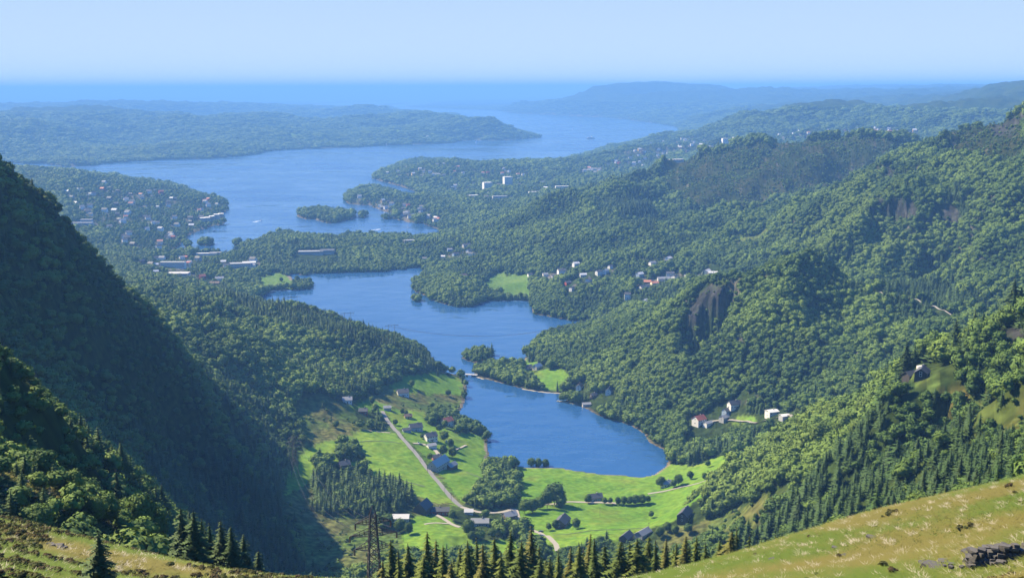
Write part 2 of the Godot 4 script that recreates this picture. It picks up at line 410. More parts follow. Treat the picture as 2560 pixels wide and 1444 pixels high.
var cu := PackedFloat32Array()
var cv := PackedFloat32Array()
var cw := PackedFloat32Array()
var coarse: Array[PackedFloat32Array] = []
var coarse_cols := 0
const CA := 0.00873
const CV := 0.03

func coarse_row(r: int) -> void:
	var row := PackedFloat32Array()
	row.resize(coarse_cols)
	var v := V0 + r * CV
	var n := cu.size()
	var dv2 := PackedFloat32Array()
	for i in n:
		dv2.append((v - cv[i]) * (v - cv[i]) + 0.0004)
	for c in coarse_cols:
		var u := -0.8727 + c * CA
		var s := 0.0
		for i in n:
			var du := u - cu[i]
			s += cw[i] * sqrt(du * du + dv2[i])
		row[c] = s
	coarse[r] = row

func lay_heights() -> void:
	var pu := []
	var hs := PackedFloat32Array()
	for k in range(0, SEEN_D.size(), 3):
		var px: float = SEEN_D[k]
		var py: float = SEEN_D[k + 1]
		var d: float = SEEN_D[k + 2]
		d *= 1.0 + 0.2 * smoothstep(5000.0, 13000.0, d)
		pu.append(Vector2(az_of(px, py), log(d)))
		hs.append(EYE + slope_of(px, py) * d - (8.0 if d > 250.0 else 0.0))   # beyond the brow the picture shows treetops
	for k in range(0, SEEN_H.size(), 3):
		var px: float = SEEN_H[k]
		var py: float = SEEN_H[k + 1]
		var h: float = SEEN_H[k + 2]
		pu.append(Vector2(az_of(px, py), log((h - EYE) / slope_of(px, py))))
		hs.append(h)
	for k in range(0, HIDDEN.size(), 3):
		var px: float = HIDDEN[k]
		pu.append(Vector2(atan((px - 1280.0) / FOCAL), log(float(HIDDEN[k + 1]))))
		hs.append(HIDDEN[k + 2])
	# the shores, thinned out
	for poly in [LAND_MAIN, LAND_BIG_ISLAND] + LAKES:
		for k in range(0, poly.size(), 2):
			if poly[k] < -1000 or poly[k] > 2400:
				continue
			var p := on_level(poly[k], poly[k + 1], 0.0)
			var q := Vector2(atan2(p.x, -p.z), log(sqrt(p.x * p.x + p.z * p.z)))
			var near := false
			for o in pu:
				if q.distance_squared_to(o) < 0.018 * 0.018:
					near = true
					break
			if not near:
				pu.append(q)
				hs.append(1.5)
	var n := pu.size()
	var A := []
	for i in n:
		var row := PackedFloat64Array()
		for j in n:
			row.append(sqrt(pu[i].distance_squared_to(pu[j]) + 0.0004) - (0.0015 if i == j else 0.0))
		A.append(row)
	for p in pu:
		cu.append(p.x)
		cv.append(p.y)
	cw = solve(A, hs)
	coarse_cols = int(1.5 / CA) + 4
	var rows := int((log(82100.0) - V0) / CV) + 3
	coarse.resize(rows)
	var job := WorkerThreadPool.add_group_task(coarse_row, rows)
	WorkerThreadPool.wait_for_group_task_completion(job)

func coarse_at(az: float, v: float) -> float:
	var c := (az + 0.8727) / CA
	var r := (v - V0) / CV
	var ci := clampi(int(c), 0, coarse_cols - 2)
	var ri := clampi(int(r), 0, coarse.size() - 2)
	var u := c - ci
	var w := r - ri
	return lerpf(lerpf(coarse[ri][ci], coarse[ri][ci + 1], u), lerpf(coarse[ri + 1][ci], coarse[ri + 1][ci + 1], u), w)

func outline(poly: Array, level: float) -> PackedVector2Array:
	var out := PackedVector2Array()
	for k in range(0, poly.size(), 2):
		var p := on_level(poly[k], poly[k + 1], level)
		out.append(Vector2(p.x, p.z))
	return out

func paint(poly: Array, level: float, land: bool) -> void:
	var o := outline(poly, level)
	var n := o.size()
	var g := PackedVector2Array()
	for p in o:
		g.append(Vector2(col_of(atan2(p.x, -p.y)), ring_of(p.length())))
	# sign
	var lo := 1e9
	var hi := -1e9
	for p in g:
		lo = minf(lo, p.y)
		hi = maxf(hi, p.y)
	for r in range(maxi(0, ceili(lo)), mini(NR - 1, floori(hi)) + 1):
		var xs := PackedFloat32Array()
		for i in n:
			var a := g[i]
			var b := g[(i + 1) % n]
			if (a.y <= r) != (b.y <= r):
				xs.append(a.x + (r - a.y) / (b.y - a.y) * (b.x - a.x))
		xs.sort()
		for k in range(0, xs.size() - 1, 2):
			for c in range(maxi(0, ceili(xs[k])), mini(NC - 1, floori(xs[k + 1])) + 1):
				var i := r * NC + c
				SH[i] = absf(SH[i]) if land else -absf(SH[i])
	# distance to the shore, near it
	for i in n:
		var a := g[i]
		var b := g[(i + 1) % n]
		var wa := o[i]
		var wb := o[(i + 1) % n]
		var ab := wb - wa
		var l2 := maxf(ab.length_squared(), 1e-6)
		for r in range(maxi(0, int(minf(a.y, b.y)) - 9), mini(NR - 1, int(maxf(a.y, b.y)) + 10) + 1):
			var d := DI[r]
			for c in range(maxi(0, int(minf(a.x, b.x)) - 12), mini(NC - 1, int(maxf(a.x, b.x)) + 13) + 1):
				var w := Vector2(sin(AZ[c]) * d, -cos(AZ[c]) * d)
				var t := clampf((w - wa).dot(ab) / l2, 0.0, 1.0)
				var q := w.distance_to(wa + ab * t)
				var k := r * NC + c
				if q < absf(SH[k]):
					SH[k] = q if SH[k] > 0.0 else -q

func build_terrain() -> void:
	make_axes()
	lay_heights()
	HT.resize(NC * NR)
	SH.resize(NC * NR)
	CL.resize(NC * NR)
	SEEN.resize(NC * NR)
	HID.resize(NC * NR)
	SH.fill(-9999.0)
	for f in FAR_ISLANDS:
		paint(f, 0.0, true)
	paint(LAND_BIG_ISLAND, 0.0, true)
	paint(LAND_MAIN, 0.0, true)
	for k in LAKES.size():
		paint(LAKES[k], LAKE if k == 0 else 0.0, false)
	for k in ISLETS.size():
		paint(ISLETS[k], LAKE if k >= 5 else 0.0, true)
	for r in NR:
		if DI[r] < 740.0:
			for c in NC:
				SH[r * NC + c] = 9999.0
	var boxes := []
	for cv_ in COVER:
		var poly := PackedVector2Array()
		var lo := Vector2(1e9, 1e9)
		var hi := -lo
		for k in range(0, cv_[3].size(), 2):
			var p := Vector2(cv_[3][k], cv_[3][k + 1])
			poly.append(p)
			lo = lo.min(p)
			hi = hi.max(p)
		boxes.append([cv_[0], float(cv_[1]), float(cv_[2]), lo, hi, poly])
	var inv := cam_basis.inverse()
	var top := PackedFloat32Array()
	top.resize(NC)
	top.fill(-9.0)
	for r in NR:
		var d := DI[r]
		var v := log(d)
		var here := []
		for b in boxes:
			if d > b[1] and d < b[2]:
				here.append(b)
		var fine_amp := clampf(d / 900.0, 0.12, 1.0)
		for c in NC:
			var x := sin(AZ[c]) * d
			var z := -cos(AZ[c]) * d
			var k := r * NC + c
			var h := coarse_at(AZ[c], v)
			var s := SH[k]
			if s > 0.0:
				var rough := clampf(absf(h) * 0.09, 0.4, 16.0) * fine_amp
				if d < 240.0:
					rough = 0.35
				h += n_mid.get_noise_2d(x, z) * rough
				if d > 5000.0:
					h += n_big.get_noise_2d(x, z) * clampf(h * 0.4, 2.0, 42.0) + absf(n_mid.get_noise_2d(x * 0.25, z * 0.25)) * clampf(h * 0.25, 2.0, 26.0)
				elif d > 240.0:
					h += n_fine.get_noise_2d(x * 0.5, z * 0.5) * 1.2
				if d > 450.0 and d < 3400.0:
					h += 0.0 + (0.42 - absf(n_ridge.get_noise_2d(x, z)) * 1.5) * clampf((h - 25.0) * 0.30, 0.0, 27.0) * (0.12 if AZ[c] < -0.2 and d < 1100.0 else 1.0)
					h += n_mid.get_noise_2d(x * 1.3 + 500.0, z * 1.3) * clampf((h - 20.0) * 0.12, 0.0, 9.0)
					for f in CLIFFS:
						if d < f[2] + 2.0 and d > f[2] - f[4] - 30.0:
							var qx := 1280.0 + tan(AZ[c]) * FOCAL * 1.015
							if qx > f[0] - 20.0 and qx < f[1] + 20.0:
								var side := smoothstep(f[0] - 20.0, f[0] + 25.0, qx) * (1.0 - smoothstep(f[1] - 25.0, f[1] + 20.0, qx))
								var edge: float = f[2] + n_mid.get_noise_2d(qx * 3.0, f[2]) * 25.0
								h -= f[3] * side * smoothstep(edge, edge - 14.0, d) * (1.0 - smoothstep(edge - 22.0, edge - 22.0 - f[4], d)) * (1.0 + 0.4 * n_fine.get_noise_2d(x * 3.0, z))
				if d < 70.0:
					h = minf(h, 378.2 - 0.48 * d)
				h = maxf(h, 0.4 + minf(s * 0.15, 3.5))
				if s < 0.02 * d:
					h = minf(h, 0.4 + s * 0.55 + maxf(0.0, s - 0.01 * d) * 2.0)
				if d < 2300.0 and d > 790.0:
					h = maxf(h, minf(LAKE + 0.25 + s * 0.1, LAKE + 0.8))
			else:
				h = -0.5 - minf(-s * 0.3, 6.0)
				if d < 2300.0 and px_lake(AZ[c], d):
					h += LAKE
			HT[k] = h if h < 400.0 else 400.0 + (h - 400.0) * 0.4
	# cliffs: a wooded shelf above, a sheer drop below
	for r in NR:
		var d := DI[r]
		var here := []
		for b in boxes:
			if d > b[1] and d < b[2]:
				here.append(b)
		for c in NC:
			var k := r * NC + c
			var h := HT[k]
			var t := (h - EYE) / d
			SEEN[k] = 1 if t + 22.0 / maxf(d, 60.0) >= top[c] else 0
			top[c] = maxf(top[c], t)
			if SH[k] <= 0.0:
				CL[k] = BARE
				continue
			var cover := FOREST
			if d < 165.0:
				cover = GRASS
			if here.size():
				var q := inv * Vector3(sin(AZ[c]) * d, h - EYE, -cos(AZ[c]) * d)
				if q.z < -0.01:
					var x := sin(AZ[c]) * d
					var z := -cos(AZ[c]) * d
					var p := Vector2(1280.0 - q.x / q.z * FOCAL, 722.0 + q.y / q.z * FOCAL)
					p += Vector2(n_fine.get_noise_2d(x, z), n_fine.get_noise_2d(z, x)) * (9.0 if d > 500.0 else 5.0)
					for b in here:
						if p.x > b[3].x and p.y > b[3].y and p.x < b[4].x and p.y < b[4].y and Geometry2D.is_point_in_polygon(p, b[5]):
							cover = b[0]
			CL[k] = cover
	split_land()

func px_lake(az: float, d: float) -> bool:
	return d < 2340.0

# ---------------------------------------------------------------- colours of the ground and its named pieces
func ground_color(cover: int, x: float, z: float, d: float, s: float, steep: float) -> Color:
	var a := n_mid.get_noise_2d(x * 1.7, z * 1.7)
	var b := n_fine.get_noise_2d(x, z)
	var c := n_big.get_noise_2d(x * 2.0, z * 2.0)
	var out := Color(0.030, 0.052, 0.018)
	match cover:
		FOREST, CONIFER, BIRCH:
			out = Color(0.038, 0.066, 0.020).lerp(Color(0.060, 0.090, 0.026), clampf(0.5 + a + b * 0.5, 0.0, 1.0))
			if d > 6000.0:
				out = Color(0.040, 0.068, 0.021).lerp(Color(0.064, 0.094, 0.028), clampf(0.4 + a * 0.8 + c * 0.8, 0.0, 1.0))
		FIELD:
			out = Color(0.125, 0.235, 0.028).lerp(Color(0.185, 0.285, 0.038), clampf(0.5 + c * 1.2 + a * 0.5, 0.0, 1.0))
			var rows := sin((x * 0.82 + z * 0.57) * 0.9 + a * 9.0)
			out = out.lerp(Color(0.075, 0.17, 0.026), 0.2 + 0.2 * rows)
			out = out.lerp(Color(0.07, 0.18, 0.025), clampf(b * 0.9 - 0.05, 0.0, 0.5))
			out = out.lerp(Color(0.16, 0.20, 0.035), clampf(a * 1.6 - 0.55, 0.0, 0.6))
			if d > 1900.0:
				out = Color(0.09, 0.17, 0.03).lerp(Color(0.13, 0.21, 0.05), clampf(0.5 + a, 0.0, 1.0))
		PASTURE:
			out = Color(0.12, 0.195, 0.045).lerp(Color(0.175, 0.18, 0.065), clampf(0.45 + a * 1.4 + b * 0.5, 0.0, 1.0))
			out = out.lerp(Color(0.05, 0.085, 0.025), clampf(b * 1.5 - 0.15, 0.0, 0.7))
		ROCK:
			out = Color(0.05, 0.051, 0.052).lerp(Color(0.14, 0.139, 0.137), clampf(0.4 + a + b, 0.0, 1.0))
			out = out.lerp(Color(0.045, 0.07, 0.02), clampf(b * 2.2 - 0.2 + a, 0.0, 0.85))
		GRASS:
			out = Color(0.105, 0.150, 0.026).lerp(Color(0.155, 0.150, 0.038), clampf(0.4 + a * 0.7 + b * 0.9, 0.0, 1.0))
			out = out.lerp(Color(0.075, 0.065, 0.024), clampf(n_fine.get_noise_2d(z * 3.0, x * 3.0) * 2.0 - 0.4 + b, 0.0, 0.6))
		TOWN:
			out = Color(0.045, 0.07, 0.024).lerp(Color(0.10, 0.14, 0.045), clampf(0.4 + b + a, 0.0, 1.0))
			if b > 0.28:
				out = Color(0.19, 0.18, 0.17)
		HEATH:
			out = Color(0.036, 0.056, 0.018).lerp(Color(0.060, 0.068, 0.026), clampf(0.5 + a * 1.2 + b * 0.6, 0.0, 1.0))
			out = out.lerp(Color(0.16, 0.15, 0.135), clampf(b * 2.5 - 1.15, 0.0, 0.8))
		MEADOW:
			out = Color(0.17, 0.15, 0.05).lerp(Color(0.11, 0.15, 0.04), clampf(0.5 + a * 1.5 + b, 0.0, 1.0))
	if cover == FOREST and steep > 1.15 and d > 1000.0 and d < 3000.0 and b + a > 0.0:
		out = out.lerp(Color(0.19, 0.175, 0.165), clampf((steep - 1.05) * 3.0, 0.0, 0.8))
	if s < 0.0035 * d and s > -0.01 * d and cover != GRASS:
		out = Color(0.24, 0.205, 0.16).lerp(Color(0.12, 0.11, 0.08), clampf(0.5 + b, 0.0, 1.0))
	return out

const REGIONS := [
	["wooded_hill", "steep hillside of dark bushes rising beside the grassy foreground slope", 165, 470, -9000, 500],
	["shaded_mountain", "steep mountain flank lying wholly in deep blue shade", 470, 1075, -9000, 700],
	["wooded_spur", "sunlit spur of birch and spruce above the near end of the lake", 165, 850, 1560, 9000],
	["wooded_ridge", "broadleaf ridge with a dark cliff standing over the long lake", 850, 1470, 1480, 9000],
	["rocky_mountain", "green mountain with bare grey crags and a rocky summit", 1150, 2600, 1940, 9000],
	["brown_hill", "rounded hill with brown heath top beyond the hamlet", 1900, 3350, 1330, 2400],
	["suburb_headland", "headland crowded with houses reaching into the fjord", 2400, 5300, -9000, 610],
	["town_headland", "wooded headlands with villas and two tower blocks on the fjord", 3000, 5900, 840, 1440],
	["far_hills", "long forested hills above the distant town", 4300, 9000, 1380, 9000],
	["far_mountains", "hazy blue mountains on the horizon", 8400, 60000, 990, 9000],
]

func split_land() -> void:
	var names := [["valley", "valley floor with farms between the two mountains"]]
	for g in REGIONS:
		names.append([g[0], g[1]])
	names.append(["grassy_slope", "grassy slope with heather tufts underfoot"])
	var grass_id := names.size() - 1
	names.append(["big_island", "large low wooded island across the fjord"])
	var island_id := names.size() - 1
	var islet_id := names.size()
	for l in ["wooded island in the middle of the bay", "tiny rock with a clump of pines beside the wooded island", "round wooded islet off the marina", "small bare islet close to the suburb shore", "low flat skerry off the wooded tongue", "round tree-covered island near the lake bridge", "low rocky skerry with bushes in the lake"]:
		names.append(["islet", l])
	var skerry_id := names.size()
	for l in ["long thin island on the horizon", "low island chain under the horizon", "narrow island beyond the big island", "small island in the far sound", "faint skerry in the far sound"]:
		names.append(["far_island", l])
	var field_id := names.size()
	for l in ["mown field by the lake bridge", "small field beside the upper farm", "big mown field beside the farm road", "meadow around the pale green house", "field falling from the road to the lake", "broad bright green field at the end of the lake", "small bright field behind the spruce row", "round field by the boathouse shore", "field strip below the white barn", "meadow on the far lake shore below the villas", "field tongue running into the upper lake", "garden lawn between the houses under the ridge", "pale field on the big island", "field patch near the big island shore", "field in the far valley"]:
		names.append(["field", l])
	# which piece each grid point belongs to
	var islet_of := {}
	for r in NR - 1:
		var d := DI[r]
		for c in NC - 1:
			var k := r * NC + c
			var px := 1280.0 + tan(AZ[c]) * FOCAL * 1.02
			var id := 0
			for g in REGIONS.size():
				if d > REGIONS[g][2] and d < REGIONS[g][3] and px > REGIONS[g][4] and px < REGIONS[g][5]:
					id = g + 1
					break
			if d < 165.0:
				id = grass_id
			HID[k] = id
	mark(LAND_BIG_ISLAND, 0.0, island_id)
	for k in ISLETS.size():
		mark(ISLETS[k], LAKE if k >= 5 else 0.0, islet_id + k)
	for k in FAR_ISLANDS.size():
		mark(FAR_ISLANDS[k], 0.0, skerry_id + k)
	var fields := 0
	for cv_ in COVER:
		if cv_[0] != FIELD:
			continue
		var poly := PackedVector2Array()
		for k in range(0, cv_[3].size(), 2):
			poly.append(Vector2(cv_[3][k], cv_[3][k + 1]))
		var lo := poly[0].x
		var hi := poly[0].x
		for p in poly:
			lo = minf(lo, p.x)
			hi = maxf(hi, p.x)
		var c0 := clampi(int(col_of(atan((lo - 1290.0) / FOCAL))) - 8, 0, NC - 2)
		var c1 := clampi(int(col_of(atan((hi - 1270.0) / FOCAL))) + 8, 0, NC - 2)
		for r in range(int(ring_of(cv_[1])), int(ring_of(cv_[2]))):
			for c in range(c0, c1):
				var k := r * NC + c
				if CL[k] == FIELD and Geometry2D.is_point_in_polygon(pixel_of(Vector3(sin(AZ[c]) * DI[r], HT[k], -cos(AZ[c]) * DI[r])), poly):
					HID[k] = field_id + fields
		fields += 1
	# cells of each piece
	var cells: Array[PackedInt32Array] = []
	for i in names.size():
		cells.append(PackedInt32Array())
	for r in NR - 1:
		var deep := -0.03 * DI[r] - 3.0
		for c in NC - 1:
			var k := r * NC + c
			if SH[k] < deep and SH[k + 1] < deep and SH[k + NC] < deep and SH[k + NC + 1] < deep:
				continue
			cells[HID[k]].append(k)
	var at := PackedInt32Array()
	at.resize(NC * NR)
	var mark_ := PackedInt32Array()
	mark_.resize(NC * NR)
	mark_.fill(-1)
	for i in names.size():
		if cells[i].is_empty():
			continue
		var vs := PackedVector3Array()
		var ns := PackedVector3Array()
		var cs := PackedColorArray()
		var ix := PackedInt32Array()
		for k in cells[i]:
			for q in [k, k + 1, k + NC, k + NC + 1]:
				if mark_[q] != i:
					mark_[q] = i
					at[q] = vs.size()
					var r: int = q / NC
					var c: int = q % NC
					var d := DI[r]
					var sa := sin(AZ[c])
					var ca := cos(AZ[c])
					vs.append(Vector3(sa * d, HT[q], -ca * d))
					var c0 := maxi(c - 1, 0)
					var c1 := mini(c + 1, NC - 1)
					var r0 := maxi(r - 1, 0)
					var r1 := mini(r + 1, NR - 1)
					var ga := (HT[r * NC + c1] - HT[r * NC + c0]) / ((AZ[c1] - AZ[c0]) * d)
					var gr := (HT[r1 * NC + c] - HT[r0 * NC + c]) / (DI[r1] - DI[r0])
					ns.append(Vector3(-ga * ca - gr * sa, 1.0, -ga * sa + gr * ca).normalized())
					cs.append(ground_color(CL[q] if CL[q] != BARE else FOREST, sa * d, -ca * d, d, SH[q], sqrt(ga * ga + gr * gr)))
			var a := at[k]
			var b := at[k + 1]
			var e := at[k + NC]
			var f := at[k + NC + 1]
			ix.append_array([a, e, b, b, e, f])
		var arr := []
		arr.resize(Mesh.ARRAY_MAX)
		arr[Mesh.ARRAY_VERTEX] = vs
		arr[Mesh.ARRAY_NORMAL] = ns
		arr[Mesh.ARRAY_COLOR] = cs
		arr[Mesh.ARRAY_INDEX] = ix
		var m := ArrayMesh.new()
		m.add_surface_from_arrays(Mesh.PRIMITIVE_TRIANGLES, arr)
		var o := part(numbered(names[i][0]), m, M.near_ground if i == grass_id else M.field if i >= field_id else M.ground, self)
		tag(o, names[i][1], "", "", "structure")

func mark(poly: Array, level: float, id: int) -> void:
	var o := outline(poly, level)
	var n := o.size()
	var g := PackedVector2Array()
	var lo := Vector2(1e9, 1e9)
	var hi := -lo
	for p in o:
		var q := Vector2(col_of(atan2(p.x, -p.y)), ring_of(p.length()))
		g.append(q)
		lo = lo.min(q)
		hi = hi.max(q)
	for r in range(maxi(0, int(lo.y) - 1), mini(NR - 1, int(hi.y) + 2)):
		var xs := PackedFloat32Array()
		for i in n:
			var a := g[i]
			var b := g[(i + 1) % n]
			if (a.y <= r) != (b.y <= r):
				xs.append(a.x + (r - a.y) / (b.y - a.y) * (b.x - a.x))
		xs.sort()
		for k in range(0, xs.size() - 1, 2):
			for c in range(maxi(0, int(xs[k])), mini(NC - 2, ceili(xs[k + 1])) + 1):
				HID[r * NC + c] = id

# ---------------------------------------------------------------- water
func build_water() -> void:
	var st := SurfaceTool.new()
	st.begin(Mesh.PRIMITIVE_TRIANGLES)
	var rings := [0.0, 1500.0, 3000.0, 5000.0, 9000.0, 16000.0, 30000.0, SEA_R]
	var seg := 180
	for i in rings.size() - 1:
		for k in seg:
			var a := TAU * k / seg
			var b := TAU * (k + 1) / seg
			var p := Vector3(sin(a) * rings[i], 0, cos(a) * rings[i])
			var q := Vector3(sin(b) * rings[i], 0, cos(b) * rings[i])
			var u := Vector3(sin(a) * rings[i + 1], 0, cos(a) * rings[i + 1])
			var v := Vector3(sin(b) * rings[i + 1], 0, cos(b) * rings[i + 1])
			for w in [p, v, u] if i == 0 else [p, q, u, u, q, v]:
				st.set_normal(Vector3.UP)
				st.add_vertex(w)
	tag(part("sea", st.commit(), M.sea, self), "blue fjord and open sea reaching to the horizon", "", "", "structure")
	# the two joined lakes: their outline a little widened, the shore covers the rest
	st = SurfaceTool.new()
	st.begin(Mesh.PRIMITIVE_TRIANGLES)
	var o := outline(LAKES[0], LAKE)
	var wide := Geometry2D.offset_polygon(o, 12.0)
	for w in wide:
		var tri := Geometry2D.triangulate_polygon(w)
		for k in range(0, tri.size(), 3):
			var p := [w[tri[k]], w[tri[k + 1]], w[tri[k + 2]]]
			if (p[1] - p[0]).cross(p[2] - p[0]) > 0.0:
				p.reverse()
			for v in [p[0], p[2], p[1]]:
				st.set_normal(Vector3.UP)
				st.add_vertex(Vector3(v.x, LAKE, v.y))
	tag(part("lake", st.commit(), M.lake, self), "long dark blue lake winding up the valley under a bridge", "", "", "structure")

# ---------------------------------------------------------------- materials
func srgb(r: float, g: float, b: float) -> Color:
	return Color(r, g, b).linear_to_srgb()

func plain(r: float, g: float, b: float, rough := 0.8, metal := 0.0) -> StandardMaterial3D:
	var m := StandardMaterial3D.new()
	m.albedo_color = srgb(r, g, b)
	m.roughness = rough
	m.metallic = metal
	return m

func grain(freq: float, octaves: int, lo: float, hi: float, seed_ := 5, normal := false) -> NoiseTexture2D:
	var n := FastNoiseLite.new()
	n.noise_type = FastNoiseLite.TYPE_SIMPLEX
	n.frequency = freq
	n.fractal_octaves = octaves
	n.seed = seed_
	var t := NoiseTexture2D.new()
	t.width = 512
	t.height = 512
	t.seamless = true
	t.noise = n
	if normal:
		t.as_normal_map = true
		t.bump_strength = 6.0
	else:
		var g := Gradient.new()
		g.set_color(0, Color(lo, lo, lo))
		g.set_color(1, Color(hi, hi, hi))
		t.color_ramp = g
	return t

func materials() -> void:
	var g := StandardMaterial3D.new()
	g.vertex_color_use_as_albedo = true
	g.roughness = 1.0
	g.metallic_specular = 0.1
	g.albedo_texture = grain(0.02, 6, 0.42, 1.0, 3)
	g.uv1_triplanar = true
	g.uv1_world_triplanar = true
	g.uv1_scale = Vector3.ONE / 90.0
	M.ground = g
	var fld: StandardMaterial3D = g.duplicate()
	fld.albedo_texture = grain(0.02, 6, 0.74, 1.0, 4)
	M.field = fld
	var h: StandardMaterial3D = g.duplicate()
	h.albedo_texture = grain(0.03, 6, 0.25, 1.0, 9)
	h.uv1_scale = Vector3.ONE / 14.0
	M.near_ground = h
	var s := StandardMaterial3D.new()
	s.albedo_color = srgb(0.015, 0.062, 0.165)
	s.roughness = 0.34
	s.metallic_specular = 0.5
	s.roughness_texture = grain(0.006, 5, 0.12, 1.0, 31)
	s.uv1_triplanar = true
	s.uv1_world_triplanar = true
	s.uv1_scale = Vector3(1 / 2600.0, 1 / 2600.0, 1 / 1500.0)
	s.normal_enabled = true
	s.normal_texture = grain(0.02, 4, 0.0, 1.0, 33, true)
	s.normal_scale = 0.16
	M.sea = s
	var l: StandardMaterial3D = s.duplicate()
	l.normal_scale = 0.09
	l.uv1_scale = Vector3(1 / 700.0, 1 / 700.0, 1 / 500.0)
	l.roughness = 0.26
	M.lake = l
	var leaf := StandardMaterial3D.new()
	leaf.vertex_color_use_as_albedo = true
	leaf.roughness = 0.75
	leaf.metallic_specular = 0.25
	leaf.backlight_enabled = true
	leaf.backlight = Color(0.4, 0.44, 0.2)
	M.leaf = leaf
	var blade: StandardMaterial3D = leaf.duplicate()
	blade.backlight = Color(0.85, 0.8, 0.4)
	M.blade = blade
	for k in 3:
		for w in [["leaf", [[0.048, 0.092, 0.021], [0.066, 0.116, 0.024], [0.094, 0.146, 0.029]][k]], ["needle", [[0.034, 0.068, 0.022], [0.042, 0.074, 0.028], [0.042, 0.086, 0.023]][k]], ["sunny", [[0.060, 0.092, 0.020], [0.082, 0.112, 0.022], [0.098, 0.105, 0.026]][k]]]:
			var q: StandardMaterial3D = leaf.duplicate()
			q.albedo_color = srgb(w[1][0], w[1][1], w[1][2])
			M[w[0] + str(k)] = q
	M.bark = plain(0.09, 0.07, 0.05, 0.95)
	M.birch = plain(0.45, 0.43, 0.38, 0.9)

# ---------------------------------------------------------------- trees
func mesh_of(vs: PackedVector3Array, ns: PackedVector3Array, cs := PackedColorArray()) -> ArrayMesh:
	var arr := []
	arr.resize(Mesh.ARRAY_MAX)
	arr[Mesh.ARRAY_VERTEX] = vs
	if ns.size():
		arr[Mesh.ARRAY_NORMAL] = ns
	if cs.size():
		arr[Mesh.ARRAY_COLOR] = cs
	var m := ArrayMesh.new()
	m.add_surface_from_arrays(Mesh.PRIMITIVE_TRIANGLES, arr)
	return m

func unit(g: RandomNumberGenerator) -> Vector3:
	var y := g.randf_range(-1.0, 1.0)
	var a := g.randf() * TAU
	var s := sqrt(1.0 - y * y)
	return Vector3(cos(a) * s, y, sin(a) * s)

# a crown of leaf sprays round clumps; base at y = 0, about 1 high and 0.8 wide
func crown_mesh(seed_: int, clumps: int, sprays: int, size: float, wide := 0.40, colored := false) -> ArrayMesh:
	var g := RandomNumberGenerator.new()
	g.seed = seed_
	var vs := PackedVector3Array()
	var ns := PackedVector3Array()
	var cs := PackedColorArray()
	var mid := Vector3(0, 0.56, 0)
	for k in clumps:
		var dir := unit(g)
		if k == 0:
			dir = Vector3.UP
		var reach := g.randf_range(0.35, 1.0)
		var c := mid + Vector3(dir.x * wide * 0.66, dir.y * 0.30, dir.z * wide * 0.66) * reach
		var rad := g.randf_range(0.13, 0.22) * (1.25 if reach < 0.6 else 1.0)
		var tone := g.randf_range(0.82, 1.12)
		# a solid heart so that the crown is not see-through
		var lat := 4
		var lon := 6
		for i in lat:
			for j in lon:
				var q := []
				for w in [[i, j], [i + 1, j], [i + 1, j + 1], [i, j + 1]]:
					var th: float = PI * w[0] / lat
					var ph: float = TAU * w[1] / lon
					q.append(Vector3(sin(th) * cos(ph), cos(th), sin(th) * sin(ph)))
				for t in [0, 1, 2, 0, 2, 3]:
					vs.append(c + q[t] * rad * 0.68)
					ns.append(q[t])
					cs.append(Color(tone, tone, tone))
		for s in sprays:
			var n := unit(g)
			var p := c + n * rad * g.randf_range(0.75, 1.12)
			var face := (n + unit(g) * 0.5).normalized()
			var u := face.cross(unit(g)).normalized() * size * g.randf_range(0.6, 1.2)
			var v := face.cross(u).normalized() * size * g.randf_range(0.5, 1.0)
			var sn := (n * 0.7 + (p - mid).normalized() * 0.4 + unit(g) * 0.35).normalized()
			var tt := tone * g.randf_range(0.85, 1.15)
			for t in [-u - v, v, u - v * 0.6, -u - v, -u * 0.8 + v * 0.5, v]:
				vs.append(p + t)
				ns.append(sn)
				cs.append(Color(tt, tt, tt))
	return mesh_of(vs, ns, cs if colored else PackedColorArray())

func trunk_mesh(h: float, r: float, limbs: int, seed_: int) -> ArrayMesh:
	var g := RandomNumberGenerator.new()
	g.seed = seed_
	var vs := PackedVector3Array()
	var ns := PackedVector3Array()
	var lines := [[Vector3.ZERO, Vector3(0, h, 0), r, r * 0.3]]
	for k in limbs:
		var y := h * g.randf_range(0.35, 0.85)
		var a := g.randf() * TAU
		lines.append([Vector3(0, y, 0), Vector3(cos(a) * h * 0.35, y + h * 0.28, sin(a) * h * 0.35), r * 0.4, r * 0.12])
	for l in lines:
		tube(vs, ns, l[0], l[1], l[2], l[3], 6)
	return mesh_of(vs, ns)

func tube(vs: PackedVector3Array, ns: PackedVector3Array, a: Vector3, b: Vector3, ra: float, rb: float, sides := 6) -> void:
	var ax := (b - a).normalized()
	var u := ax.cross(Vector3.RIGHT if absf(ax.x) < 0.9 else Vector3.UP).normalized()
	var v := ax.cross(u)
	for k in sides:
		var p := u * cos(TAU * k / sides) + v * sin(TAU * k / sides)
		var q := u * cos(TAU * (k + 1) / sides) + v * sin(TAU * (k + 1) / sides)
		for w in [[a + p * ra, p], [b + p * rb, p], [b + q * rb, q], [a + p * ra, p], [b + q * rb, q], [a + q * ra, q]]:
			vs.append(w[0])
			ns.append(w[1])

